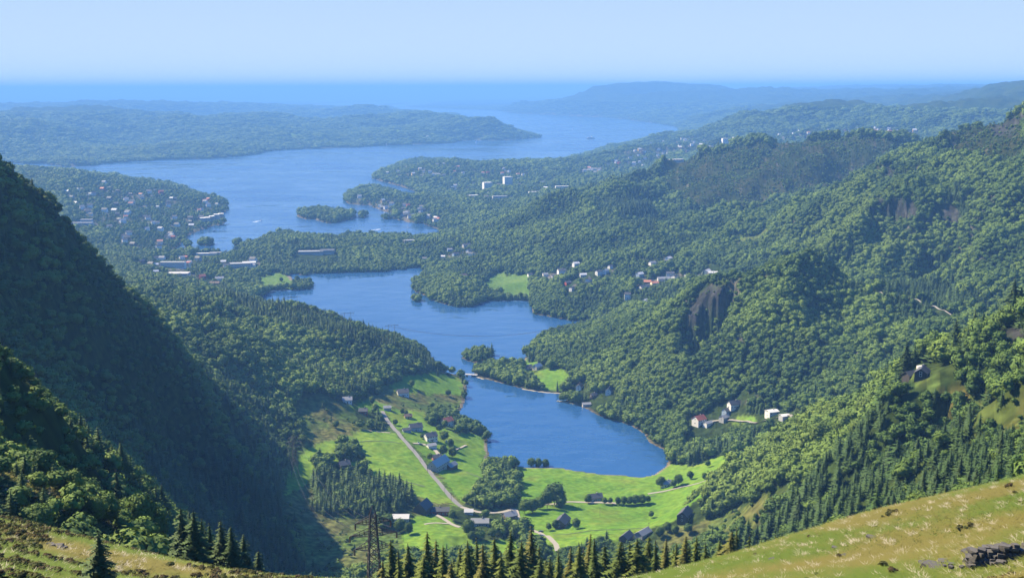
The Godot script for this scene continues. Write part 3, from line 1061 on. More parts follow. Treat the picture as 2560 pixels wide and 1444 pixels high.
# spruce: whorls of drooping boughs; base at y = 0, 1 high
func spruce_mesh(seed_: int, whorls: int, boughs: int, wide: float, twigs: int, colored := false) -> ArrayMesh:
	var g := RandomNumberGenerator.new()
	g.seed = seed_
	var vs := PackedVector3Array()
	var ns := PackedVector3Array()
	var cs := PackedColorArray()
	for k in whorls:
		var t := (k + g.randf_range(-0.3, 0.3)) / float(whorls)
		var y := 0.05 + 0.93 * t
		var reach := wide * pow(1.0 - clampf(t, 0.0, 0.99), 0.8) * g.randf_range(0.7, 1.2) + 0.012
		var a0 := g.randf() * TAU
		for b in boughs:
			var a := a0 + TAU * b / boughs + g.randf_range(-0.3, 0.3)
			var l := reach * g.randf_range(0.65, 1.12)
			var out := Vector3(cos(a), 0, sin(a))
			var side := Vector3(-sin(a), 0, cos(a))
			var tip := out * l + Vector3(0, y - l * g.randf_range(0.25, 0.6), 0)
			var root := Vector3(0, y + 0.01, 0)
			var tone := g.randf_range(0.75, 1.2)
			var n0 := (out * 0.8 + Vector3(0, 0.7, 0)).normalized()
			for s in twigs:
				var f := (s + 0.55) / twigs
				var p := root.lerp(tip, f) + Vector3(0, 0.02 * l * sin(f * 5.0), 0)
				var w := l * (0.42 - 0.28 * f) * g.randf_range(0.7, 1.25)
				var fl := l / twigs * 1.5
				var dip := Vector3(0, -w * g.randf_range(0.3, 0.9), 0)
				var sn := (n0 + unit(g) * 0.45).normalized()
				var tt := tone * g.randf_range(0.8, 1.2)
				for q in [p - out * fl * 0.3, p + out * fl, p + side * w + dip + out * fl * 0.3, p - out * fl * 0.3, p - side * w + dip + out * fl * 0.3, p + out * fl]:
					vs.append(q)
					ns.append(sn)
					cs.append(Color(tt, tt, tt))
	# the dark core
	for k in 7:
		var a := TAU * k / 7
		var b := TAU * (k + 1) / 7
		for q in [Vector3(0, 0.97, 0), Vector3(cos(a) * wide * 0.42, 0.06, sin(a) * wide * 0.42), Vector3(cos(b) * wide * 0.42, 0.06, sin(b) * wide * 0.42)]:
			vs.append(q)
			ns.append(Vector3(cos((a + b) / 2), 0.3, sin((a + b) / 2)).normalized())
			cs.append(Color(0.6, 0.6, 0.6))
	return mesh_of(vs, ns, cs if colored else PackedColorArray())

var leafy: Array[ArrayMesh] = []
var spiky: Array[ArrayMesh] = []
var near_leafy: Array[ArrayMesh] = []
var near_spiky: Array[ArrayMesh] = []
var trunks: Array[ArrayMesh] = []

# one tree of its own: trunk and crown, h high and w wide (crown meshes are 1 high and about 0.8 wide)
func tree(kind: String, at: Vector3, h: float, w: float, mat: Material, label: String, group: String, fine := true) -> Node3D:
	var leaf := kind != "spruce_tree"
	var o := thing(kind, label, "tree", at, rng.randf() * TAU, group)
	var k := rng.randi() % 3
	var t := part("trunk", trunks[k if leaf else 3], M.birch if kind == "birch_tree" else M.bark, o)
	t.scale = Vector3(h, h, h)
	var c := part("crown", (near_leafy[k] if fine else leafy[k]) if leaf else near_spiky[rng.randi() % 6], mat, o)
	if not leaf:
		o.rotation.x = rng.randf_range(-0.05, 0.05)
		o.rotation.z = rng.randf_range(-0.05, 0.05)
	c.scale = Vector3(w, h, w)
	c.position.y = -0.05 * h if leaf else 0.0
	return o

var open_land := {}     # places kept free of trees, in squares of 12 m

# around a house and before its front, so far as one sees it past the trees
func clear_round(p: Vector3, r: float, front: float) -> void:
	var dir := Vector2(-p.x, -p.z).normalized()
	var n := int(front / 6.0) + 1
	for k in n + 1:
		var c := Vector2(p.x, p.z) + dir * front * k / n
		for i in range(int(floor((c.x - r) / 6.0)), int(floor((c.x + r) / 6.0)) + 1):
			for j in range(int(floor((c.y - r) / 6.0)), int(floor((c.y + r) / 6.0)) + 1):
				open_land[Vector2i(i, j)] = true

func tree_shapes() -> void:
	for k in 4:
		leafy.append(crown_mesh(100 + k, 13, 28, 0.06))
	for k in 3:
		spiky.append(spruce_mesh(200 + k, 11, 6, 0.17 + 0.02 * k, 2))
		near_leafy.append(crown_mesh(300 + k, 30, 90, 0.030, 0.40, true))
		trunks.append(trunk_mesh(0.62, 0.018, 5, 500 + k))
	trunks.append(trunk_mesh(0.96, 0.014, 0, 504))
	for k in 6:
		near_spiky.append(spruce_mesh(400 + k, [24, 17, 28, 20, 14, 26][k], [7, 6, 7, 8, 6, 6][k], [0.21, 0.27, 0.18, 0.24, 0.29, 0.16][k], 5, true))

# what a single tree stands near, for its label
const MARKS := [[2300,940,"near the black mountain huts"], [2450,1030,"beside the dry meadow"], [1850,1300,"along the stony pasture"], [1830,1180,"above the bright valley field"], [1980,1070,"by the houses at the spur edge"], [2500,1200,"behind the brow at the slope top"], [2330,1290,"just over the brow of the grass slope"], [2100,1340,"under the brow beside the young plantation"], [2400,1130,"between plantation and dry meadow"], [2560,1120,"on the upper plantation edge"], [1900,1390,"at the low end of the plantation"], [2250,1220,"inside the plantation"], [2150,1060,"in the middle of the spur"], [2120,1250,"above the young plantation"], [150,1000,"high on the dark hillside"], [300,1150,"half way down the dark hillside"], [400,1280,"at the foot of the dark hillside"], [60,1200,"over the heath gully"], [600,1200,"in the gully under the shaded mountain"], [560,1330,"low in the shaded gully"], [750,1400,"by the rough pasture"]]
var mark_at := []

func near_mark(x: float, z: float) -> String:
	if mark_at.is_empty():
		for m in MARKS:
			mark_at.append([spot(m[0], m[1], 170.0), m[2]])
	var best := 1e12
	var said := ""
	for m in mark_at:
		var q: float = (m[0].x - x) * (m[0].x - x) + (m[0].z - z) * (m[0].z - z)
		if q < best:
			best = q
			said = m[1]
	return said

func scatter_forest() -> void:
	var bufs: Array[PackedFloat32Array] = []
	for k in 21:
		bufs.append(PackedFloat32Array())
	var g := RandomNumberGenerator.new()
	g.seed = 4242
	var d := 165.0
	var tone_n := FastNoiseLite.new()
	tone_n.seed = 90
	tone_n.frequency = 1 / 70.0
	var total := 0
	var near := [[], []]
	while d < 22000.0:
		var s := maxf(4.5, d * 0.0023)
		if d < 500.0:
			s = 4.2
		var a := -0.60 if d < 1500.0 else -0.475
		var da := s / d
		while a < 0.475:
			a += da
			var az := a + g.randf_range(-0.45, 0.45) * da
			var dd := d + g.randf_range(-0.45, 0.45) * s
			var c := col_of(az)
			var r := ring_of(dd)
			var k := int(r + 0.5) * NC + int(c + 0.5)
			if SH[k] < 1.5 or (SEEN[k] == 0 and dd > 260.0):
				continue
			var cover := CL[k]
			var keep := 1.0
			match cover:
				FIELD, BARE, GRASS: keep = 0.0
				ROCK: keep = 0.14
				TOWN: keep = 0.6
				HEATH: keep = 0.5
				PASTURE: keep = 0.06 if dd > 800.0 else 0.16
				MEADOW: keep = 0.3
				CONIFER: keep = 0.95
				FOREST, BIRCH: keep = 0.97
			if dd < 250.0 and az > -0.19:
				keep = 0.0
			if keep <= 0.0 or g.randf() > keep:
				continue
			var x := sin(az) * dd
			var z := -cos(az) * dd
			if dd < 6500.0 and open_land.has(Vector2i(int(floor(x / 6.0)), int(floor(z / 6.0)))):
				continue
			var y := field_value(HT, c, r)
			var patch := n_mid.get_noise_2d(x * 0.9 + 3000.0, z * 0.9)
			if cover == FOREST and dd > 500.0 and SH[k] > 25.0 and n_fine.get_noise_2d(x * 0.7, z * 0.7 + 700.0) > 0.47:
				continue
			var nb := n_mid.get_noise_2d(x * 0.6, z * 0.6)
			var conifer := cover == CONIFER or g.randf() < (0.07 if nb < 0.30 else 0.5)
			if cover == CONIFER and g.randf() < 0.06:
				conifer = false
			var grow := 1.0 if dd < 2200.0 else dd / 2200.0
			var lush := 0.5 + 0.5 * tone_n.get_noise_2d(x, z)
			var big := g.randf_range(0.6, 1.2) + 0.4 * pow(g.randf(), 4.0)
			big *= 1.0 + 0.45 * patch
			if cover == HEATH or cover == PASTURE or cover == ROCK or cover == MEADOW:
				big *= 0.4
			var h: float
			var w: float
			var col: Color
			var which: int
			if conifer:
				h = 14.0 * big * minf(grow, 1.35)
				w = h * (1.3 if grow < 1.4 else grow / 1.35)
				col = Color(0.034, 0.068, 0.023).lerp(Color(0.046, 0.084, 0.026), g.randf())
				which = 4 + g.randi() % 3
			else:
				h = 10.5 * big * minf(grow, 1.5)
				w = 13.0 * big * grow
				col = Color(0.048, 0.092, 0.021).lerp(Color(0.105, 0.165, 0.031), clampf(lush + patch * 0.9 + g.randf_range(-0.35, 0.35), 0.0, 1.0))
				col = col.lerp(Color(0.12, 0.175, 0.03), clampf(tone_n.get_noise_2d(x * 0.4 + 900.0, z * 0.4) * 2.2 - 0.7, 0.0, 0.8))
				if cover == BIRCH:
					col = col.lerp(Color(0.115, 0.172, 0.034), g.randf_range(0.3, 0.9))
				which = g.randi() % 4
			if az < -0.2 and dd > 470.0 and dd < 1040.0 and cover == FOREST:
				h *= 0.62
				w *= 0.7
			if dd < 480.0:
				h *= 0.62
				w *= 0.62
				if az < -0.1 and dd < 300.0:
					h *= 0.6
					w *= 0.7
			if cover == TOWN and dd > 2000.0:
				h *= 0.75
				w *= 0.6
			var turn := g.randf() * TAU
			total += 1
			if dd < 900.0 and SEEN[k] == 1 and absf(az) < 0.44:
				near[1 if conifer else 0].append([h / dd, x, y, z, h, w, col, which, turn, az, dd])
				continue
			var band := 0 if dd < 2500.0 else 1 if dd < 8000.0 else 2
			if y > [380.0, 270.0, 190.0][band]:
				continue
			stand(bufs[which + 7 * band], x, y, z, h, w, turn, col)
		d += s
	# the trees that show largest stand singly, the rest as one mass
	for kind in 2:
		near[kind].sort_custom(func(p, q): return p[0] > q[0])
		for i in near[kind].size():
			var t: Array = near[kind][i]
			if i >= (240 if kind == 0 else 170):
				stand(bufs[t[7]], t[1], t[2], t[3], t[4], t[5], t[8], t[6])
				continue
			var where := near_mark(t[1], t[3])
			var tone := 0 if t[6].g < 0.125 else 1 if t[6].g < 0.16 else 2
			var size := "small " if t[4] < 6.0 else "tall " if t[4] > 9.5 else ""
			if kind == 0:
				tree("broadleaf_tree", Vector3(t[1], t[2], t[3]), t[4], t[5], M["leaf%d" % tone], size + ["dark green", "mid green", "yellow green"][tone] + " broadleaf tree " + where, "broadleaf trees " + where)
			else:
				tree("spruce_tree", Vector3(t[1], t[2], t[3]), t[4], t[5], M["needle%d" % (t[7] - 4)], size + ["dark", "grey green", "deep green"][t[7] - 4] + " spruce " + where, "spruces " + where)
	var words := ["broadleaf wood", "mixed birch wood", "rowan and alder wood", "oak wood", "dark spruce stand", "tall spruce stand", "young spruce stand"]
	var where_ := ["on the slopes round the lakes", "on the headlands and hills beyond the lakes", "on the far islands and mountains"]
	for k in 21:
		if bufs[k].is_empty():
			continue
		var mm := MultiMesh.new()
		mm.transform_format = MultiMesh.TRANSFORM_3D
		mm.use_colors = true
		mm.mesh = leafy[k % 7] if k % 7 < 4 else spiky[k % 7 - 4]
		mm.instance_count = bufs[k].size() / 16
		mm.buffer = bufs[k]
		var o := MultiMeshInstance3D.new()
		o.name = numbered("broadleaf_forest" if k % 7 < 4 else "spruce_forest")
		o.multimesh = mm
		o.material_override = M.leaf
		add_child(o)
		tag(o, words[k % 7] + " " + where_[k / 7], "forest", "woods " + where_[k / 7], "stuff")

func stand(buf: PackedFloat32Array, x: float, y: float, z: float, h: float, w: float, turn: float, col: Color) -> void:
	var cx := cos(turn) * w
	var sx := sin(turn) * w
	buf.append_array([cx, 0.0, sx, x, 0.0, h, 0.0, y - 0.09 * h, -sx, 0.0, cx, z, col.r, col.g, col.b, 1.0])

# ---------------------------------------------------------------- shapes for built things
func quad(vs: PackedVector3Array, a: Vector3, b: Vector3, c: Vector3, d: Vector3) -> void:
	vs.append_array(PackedVector3Array([a, b, c, a, c, d]))

func box_into(vs: PackedVector3Array, lo: Vector3, hi: Vector3) -> void:
	var p := []
	for k in 8:
		p.append(Vector3(hi.x if k & 1 else lo.x, hi.y if k & 2 else lo.y, hi.z if k & 4 else lo.z))
	for f in [[0, 2, 3, 1], [5, 7, 6, 4], [4, 6, 2, 0], [1, 3, 7, 5], [2, 6, 7, 3], [4, 0, 1, 5]]:
		quad(vs, p[f[0]], p[f[1]], p[f[2]], p[f[3]])

func box(lo: Vector3, hi: Vector3) -> ArrayMesh:
	var vs := PackedVector3Array()
	box_into(vs, lo, hi)
	return flat(vs)

func flat(vs: PackedVector3Array) -> ArrayMesh:
	return mesh_of(vs, PackedVector3Array())

# walls of a gabled house: l along x (the ridge), w along z
func gable_walls(l: float, w: float, h: float, rise: float) -> ArrayMesh:
	var vs := PackedVector3Array()
	var x := l / 2
	var z := w / 2
	var b := -2.5
	for s in [-1.0, 1.0]:
		quad(vs, Vector3(-x, b, z * s), Vector3(x, b, z * s), Vector3(x, h, z * s), Vector3(-x, h, z * s))
		quad(vs, Vector3(x * s, b, -z), Vector3(x * s, b, z), Vector3(x * s, h, z), Vector3(x * s, h, -z))
		vs.append_array(PackedVector3Array([Vector3(x * s, h, -z), Vector3(x * s, h, z), Vector3(x * s, h + rise, 0)]))
	return flat(vs)

func gable_roof(l: float, w: float, h: float, rise: float, over := 0.5, thick := 0.25) -> ArrayMesh:
	var vs := PackedVector3Array()
	var x := l / 2 + over
	var k := rise / (w / 2)
	var z := w / 2 + over
	var low := h - over * k
	for s in [-1.0, 1.0]:
		var e0 := Vector3(-x, low, z * s)
		var e1 := Vector3(x, low, z * s)
		var r0 := Vector3(-x, h + rise, 0)
		var r1 := Vector3(x, h + rise, 0)
		var up := Vector3(0, thick, 0)
		quad(vs, e0 + up, e1 + up, r1 + up, r0 + up)
		quad(vs, e0, e1, r1, r0)
		quad(vs, e0, e1, e1 + up, e0 + up)
		quad(vs, e0, r0, r0 + up, e0 + up)
		quad(vs, e1, r1, r1 + up, e1 + up)
	return flat(vs)

var named := []

func house(px: float, py: float, l: float, w: float, h: float, rise: float, turn: float, wall: String, roof: String, label: String, category := "house", group := "", detail := true) -> Node3D:
	var o := thing(category.replace(" ", "_"), label, category, spot(px, py, 300.0), deg_to_rad(turn), group)
	clear_round(o.position, maxf(l, w) * 0.5 + 4.0, 28.0 if o.position.length() > 800.0 else 8.0)
	named.append([o.position, label])
	part("wall", gable_walls(l, w, h, rise), M[wall], o)
	var r := part("roof", gable_roof(l, w, h, rise), M[roof], o)
	if detail:
		part("chimney", box(Vector3(l * 0.12, h + rise * 0.6, -0.45), Vector3(l * 0.12 + 0.8, h + rise + 1.1, 0.35)), M.grey, r)
		part("door", box(Vector3(-0.6, 0, w / 2), Vector3(0.5, 2.1, w / 2 + 0.08)), M.door, o)
		var n := maxi(2, int(l / 3.0))
		for s in [-1, 1]:
			for k in n:
				var x := (k + 0.5) / n * l - l / 2
				if s == 1 and absf(x) < 1.4:
					continue
				for fl in maxi(1, int(h / 2.6)):
					window(o, Vector3(x, 1.5 + 2.7 * fl, (w / 2 + 0.04) * s), 0.0)
			window(o, Vector3((l / 2 + 0.04) * s, 1.5, 0), PI / 2)
			window(o, Vector3((l / 2 + 0.04) * s, h + 0.2, 0), PI / 2)
	return o

func window(o: Node3D, at: Vector3, turn: float) -> void:
	var f := part("window", M.window_mesh, M.white, o, at)
	f.rotation.y = turn
	part("pane", M.pane_mesh, M.glass, f)

func block(px: float, py: float, l: float, w: float, h: float, floors: int, turn: float, wall: String, roof: String, label: String, called := "apartment_block", category := "apartment block", group := "", from := 300.0) -> Node3D:
	var o := thing(called, label, category, spot(px, py, from), deg_to_rad(turn), group)
	clear_round(o.position, maxf(l, w) * 0.5 + 5.0, 45.0)
	part("wall", box(Vector3(-l / 2, -3, -w / 2), Vector3(l / 2, h, w / 2)), M[wall], o)
	part("roof", box(Vector3(-l / 2 - 0.3, h + 0.003, -w / 2 - 0.3), Vector3(l / 2 + 0.3, h + 0.5, w / 2 + 0.3)), M[roof], o)
	for k in floors:
		var y := (k + 0.45) * h / floors
		for s in [-1, 1]:
			part("window_band", box(Vector3(-l / 2 + 0.8, y, s * (w / 2) - 0.05), Vector3(l / 2 - 0.8, y + 1.3, s * (w / 2) + 0.06)), M.glass, o)
	return o

func strip(points: Array, width: float, lift: float) -> ArrayMesh:
	var pts := PackedVector3Array()
	for k in range(0, points.size() - 2, 2):
		var a := spot(points[k], points[k + 1], 300.0)
		var b := spot(points[k + 2], points[k + 3], 300.0)
		var n := maxi(1, int(a.distance_to(b) / 2.5))
		for i in n:
			var p := a.lerp(b, float(i) / n)
			pts.append(p)
		if k + 4 >= points.size():
			pts.append(b)
	for rep in 4:
		for i in range(1, pts.size() - 1):
			pts[i] = (pts[i - 1] + pts[i] * 2.0 + pts[i + 1]) / 4.0
	var vs := PackedVector3Array()
	var ns := PackedVector3Array()
	var last := []
	for i in pts.size():
		var t := pts[mini(i + 1, pts.size() - 1)] - pts[maxi(i - 1, 0)]
		var side := Vector3(-t.z, 0, t.x).normalized() * width / 2
		var row := []
		for s in [-1.0, 0.0, 1.0]:
			var p: Vector3 = pts[i] + side * s
			row.append(Vector3(p.x, ground(p.x, p.z) + lift, p.z))
		var top := maxf(row[0].y, maxf(row[1].y, row[2].y))
		for q in 3:
			row[q].y = lerpf(row[q].y, top, 0.7)
		if last.size():
			for q in 2:
				for v in [last[q], row[q], row[q + 1], last[q], row[q + 1], last[q + 1]]:
					vs.append(v)
					ns.append(Vector3.UP)
		last = row
	return mesh_of(vs, ns)

func road(called: String, points: Array, width: float, mat: String, label: String) -> void:
	tag(part(numbered(called), strip(points, width, 0.25), M[mat], self), label, "", "", "structure")
	for k in range(0, points.size() - 2, 2):
		for t in 6:
			clear_round(spot(lerpf(points[k], points[k + 2], t / 6.0), lerpf(points[k + 1], points[k + 3], t / 6.0), 300.0), width, 8.0)

# ---------------------------------------------------------------- lattice pylon, origin at its foot
func pylon(at: Vector3, h: float, turn: float, label: String) -> Array:
	var o := thing("power_pylon", label, "pylon", at, turn, "steel pylons of the power line")
	var wid := func(y: float) -> float: return lerpf(h * 0.085, h * 0.018, pow(clampf(y / h, 0, 1), 0.75))
	var t := h * 0.0048
	for sx in [-1, 1]:
		for sz in [-1, 1]:
			var vs := PackedVector3Array()
			var ns := PackedVector3Array()
			var last := Vector3.ZERO
			for k in 9:
				var y := h * k / 8.0 * 0.97
				var p := Vector3(wid.call(y) * sx, y, wid.call(y) * sz)
				if k > 0:
					tube(vs, ns, last, p, t, t, 5)
				last = p
			part("leg", mesh_of(vs, ns), M.steel, o)
	var y := 0.0
	while y < h * 0.93:
		var a: float = wid.call(y)
		var step := maxf(a * 1.7, h * 0.03)
		var b: float = wid.call(minf(y + step, h * 0.97))
		var vs := PackedVector3Array()
		var ns := PackedVector3Array()
		for f in 4:
			var u := Vector3(1, 0, 0).rotated(Vector3.UP, f * PI / 2)
			var v := Vector3(0, 0, 1).rotated(Vector3.UP, f * PI / 2)
			var y1 := minf(y + step, h * 0.97)
			tube(vs, ns, (u - v) * a + Vector3(0, y, 0), (u + v) * b + Vector3(0, y1, 0), t * 0.55, t * 0.55, 4)
			tube(vs, ns, (u + v) * a + Vector3(0, y, 0), (u - v) * b + Vector3(0, y1, 0), t * 0.55, t * 0.55, 4)
			tube(vs, ns, (u - v) * a + Vector3(0, y, 0), (u + v) * a + Vector3(0, y, 0), t * 0.5, t * 0.5, 4)
		part("bracing", mesh_of(vs, ns), M.steel, o)
		y += step
	var ends := []
	for arm in [[0.90, 0.125], [0.81, 0.165], [0.71, 0.135]]:
		for s in [-1.0, 1.0]:
			var vs := PackedVector3Array()
			var ns := PackedVector3Array()
			var ya: float = arm[0] * h
			var b: float = wid.call(ya)
			var tip := Vector3(s * arm[1] * h, ya + h * 0.004, 0)
			for sz in [-1.0, 1.0]:
				tube(vs, ns, Vector3(s * b, ya, sz * b), tip, t * 0.7, t * 0.6, 4)
				tube(vs, ns, Vector3(s * b, ya + h * 0.045, sz * b), tip, t * 0.6, t * 0.5, 4)
				for q in 3:
					var f := (q + 1) / 4.0
					tube(vs, ns, Vector3(s * b, ya, sz * b).lerp(tip, f), Vector3(s * b, ya + h * 0.045, sz * b).lerp(tip, f), t * 0.4, t * 0.4, 4)
			var c := part("crossarm", mesh_of(vs, ns), M.steel, o)
			vs = PackedVector3Array()
			ns = PackedVector3Array()
			for q in 7:
				tube(vs, ns, tip + Vector3(0, -h * 0.006 * q - h * 0.004, 0), tip + Vector3(0, -h * 0.006 * q - h * 0.008, 0), h * 0.006, h * 0.006, 8)
			part("insulator", mesh_of(vs, ns), M.insulator, c)
			ends.append(o.transform * (tip + Vector3(0, -h * 0.05, 0)))
	var vs2 := PackedVector3Array()
	var ns2 := PackedVector3Array()
	for f in 4:
		var u: Vector3 = Vector3(1, 0, 1).rotated(Vector3.UP, f * PI / 2) * wid.call(h * 0.97)
		tube(vs2, ns2, u + Vector3(0, h * 0.97, 0), Vector3(0, h * 1.03, 0), t * 0.6, t * 0.5, 4)
	part("peak", mesh_of(vs2, ns2), M.steel, o)
	return ends

func cable(a: Vector3, b: Vector3, sag: float, r: float, label: String, group: String) -> void:
	var vs := PackedVector3Array()
	var ns := PackedVector3Array()
	var last := a
	for k in range(1, 25):
		var t := k / 24.0
		var p := a.lerp(b, t) - Vector3(0, sag * 4.0 * t * (1.0 - t), 0)
		tube(vs, ns, last, p, r, r, 4)
		last = p
	var o := part(numbered("power_cable"), mesh_of(vs, ns), M.wire, self)
	tag(o, label, "cable", group)

func portal(px: float, py: float, h: float, turn: float, label: String) -> Vector3:
	var o := thing("portal_pylon", label, "pylon", spot(px, py, 900.0), turn, "portal pylons on the spruce ridge")
	for s in [-1.0, 1.0]:
		var vs := PackedVector3Array()
		var ns := PackedVector3Array()
		tube(vs, ns, Vector3(s * 4, -1, 0), Vector3(s * 4, h, 0), 0.3, 0.2, 6)
		part("pole", mesh_of(vs, ns), M.wood, o)
	part("crossbeam", box(Vector3(-9, h - 1.6, -0.2), Vector3(9, h - 1.2, 0.2)), M.steel, o)
	for x in [-8.0, 0.0, 8.0]:
		var vs := PackedVector3Array()
		var ns := PackedVector3Array()
		tube(vs, ns, Vector3(x, h - 1.6, 0), Vector3(x, h - 3.4, 0), 0.16, 0.16, 6)
		part("insulator", mesh_of(vs, ns), M.insulator, o)
	return o.position + Vector3(0, h - 3.4, 0)

# the top of a tree seen at a pixel, the tree standing at distance d
func tree_to(kind: String, px: float, ytop: float, d: float, slim: float, mat: String, label: String, group: String) -> void:
	var r := ray(px, ytop)
	var flat_ := sqrt(r.x * r.x + r.z * r.z)
	var p := on_ground(r.x / flat_ * d, r.z / flat_ * d)
	var h := EYE + r.y / flat_ * d - p.y
	if h < 0.8:
		return
	tree(kind, p, h, h * slim, M[mat], label, group)

func rock_mesh(seed_: int) -> ArrayMesh:
	var g := RandomNumberGenerator.new()
	g.seed = seed_
	var pts := []
	for k in 8:
		pts.append(Vector3(0.5 if k & 1 else -0.5, 0.5 if k & 2 else -0.5, 0.5 if k & 4 else -0.5) + unit(g) * 0.14)
	var vs := PackedVector3Array()
	for f in [[0, 2, 3, 1], [5, 7, 6, 4], [4, 6, 2, 0], [1, 3, 7, 5], [2, 6, 7, 3], [4, 0, 1, 5]]:
		var m := Vector3.ZERO
		for i in 4:
			m += pts[f[i]] * 0.25
		m *= 1.12
		for i in 4:
			var a: Vector3 = pts[f[i]]
			var b: Vector3 = pts[f[(i + 1) % 4]]
			var e := (a + b) * 0.5 * 1.06
			vs.append_array(PackedVector3Array([a, e, m, e, b, m]))
	return flat(vs)

# ---------------------------------------------------------------- the things of the valley
func place_things() -> void:
	for c in [["white", .62, .615, .595], ["cream", .62, .55, .42], ["red", .28, .05, .035], ["brown", .10, .065, .045], ["darkwall", .05, .045, .045], ["greywall", .32, .33, .34], ["ochre", .45, .30, .12], ["bluewall", .22, .30, .40], ["slate", .045, .05, .06], ["greyroof", .20, .21, .22], ["paleroof", .50, .50, .48], ["redroof", .32, .085, .05], ["orangeroof", .40, .16, .09], ["grey", .25, .25, .25], ["door", .12, .06, .04], ["concrete", .42, .41, .39], ["wood", .13, .10, .075], ["insulator", .12, .07, .05], ["asphalt", .13, .128, .125], ["gravel", .24, .22, .18], ["plank", .33, .29, .24], ["sail", .8, .8, .78], ["hull", .7, .7, .7], ["darkhull", .06, .08, .12], ["foam", .75, .8, .82], ["carwhite", .7, .7, .7], ["carblack", .03, .03, .035], ["ditch", .05, .075, .025], ["carred", .3, .03, .03]]:
		M[c[0]] = plain(c[1], c[2], c[3], 0.75)
	M.steel = plain(0.022, 0.023, 0.026, 0.7)
	M.wire = plain(0.12, 0.12, 0.13, 0.6)
	M.glass = plain(0.03, 0.04, 0.05, 0.12)
	M.metalroof = plain(0.34, 0.335, 0.32, 0.75)
	M.window_mesh = box(Vector3(-0.65, -0.7, -0.04), Vector3(0.65, 0.7, 0.04))
	M.pane_mesh = box(Vector3(-0.5, -0.55, -0.07), Vector3(0.5, 0.55, 0.07))
	var stone := plain(0.15, 0.145, 0.14, 0.95)
	stone.albedo_texture = grain(0.03, 5, 0.35, 1.0, 71)
	stone.uv1_triplanar = true
	stone.uv1_scale = Vector3.ONE * 0.8
	M.stone = stone
	roads()
	farms()
	hamlets()
	towns()
	boats_and_bridge()
	power_line()
	foreground()

func roads() -> void:
	road("farm_road", [955,1028, 962,1040, 975,1060, 986,1073, 1000,1090, 1020,1112, 1040,1135, 1057,1158, 1075,1180, 1093,1203, 1113,1228, 1133,1250, 1152,1267], 4.2, "asphalt", "grey farm road running straight down through the fields")
	road("driveway", [1032,1108, 1058,1109, 1080,1118, 1094,1132, 1103,1152], 4.0, "gravel", "gravel driveway curving past the white house to the barn")
	road("village_lane", [1152,1267, 1190,1280, 1240,1282, 1290,1272, 1296,1300, 1320,1322, 1350,1332, 1375,1345, 1390,1360, 1394,1378], 4.0, "gravel", "pale lane winding from the hamlet towards the spruces")
	road("yard_lane", [1090,1288, 1108,1296, 1122,1308, 1150,1318], 3.5, "gravel", "lane from the red long house down to the grove")
	road("field_track", [1060,1311, 1120,1309], 2.2, "gravel", "narrow track across the small bright field")
	road("house_lane", [1300,1272, 1350,1262, 1400,1258, 1440,1254, 1500,1256, 1540,1258], 3.5, "gravel", "sandy lane along the hedge below the lake field")
	road("upper_track", [1620,1235, 1660,1228, 1720,1214, 1780,1196], 3.0, "gravel", "track along the top of the bright field")
	road("stony_track", [905,1076, 940,1078, 975,1082], 2.0, "gravel", "stony track at the wood edge above the big field")
	road("beach_track", [1130,1130, 1150,1120, 1165,1113], 2.5, "gravel", "short track towards the lake shore")
	road("hillside_lane", [1765,1056, 1800,1050, 1830,1050, 1870,1054, 1900,1056, 1940,1045, 1985,1048], 3.5, "gravel", "lane linking the houses under the wooded ridge")
	road("ridge_track", [2150,722, 2200,730, 2250,738, 2300,752, 2345,772, 2390,795], 2.4, "gravel", "bare track along the felled ridge beside tall spruces")
	road("causeway", [1099,931, 1125,934, 1148,939], 3.5, "gravel", "lane on the causeway leading to the lake bridge")
	road("shore_lane", [1185,940, 1230,958, 1290,972, 1350,980, 1410,985, 1440,980], 3.0, "gravel", "shore lane along the stone wall east of the bridge")

	road("field_ditch", [860,1190, 900,1190, 935,1194, 970,1196, 1010,1204, 1062,1216], 1.6, "ditch", "weedy ditch crossing the big mown field")
	road("field_ditch", [888,1106, 930,1102, 975,1104, 1002,1108], 1.4, "ditch", "weedy ditch along the top of the big mown field")
	road("field_ditch", [1165,1180, 1190,1190, 1215,1198], 1.4, "ditch", "short ditch in the field below the big barn")
	road("field_ditch", [1380,1338, 1450,1330, 1530,1324, 1620,1318], 1.0, "ditch", "fence line with long grass across the bright field")
	road("field_ditch", [1530,1262, 1600,1246, 1640,1238], 1.2, "ditch", "overgrown edge between the two bright fields")

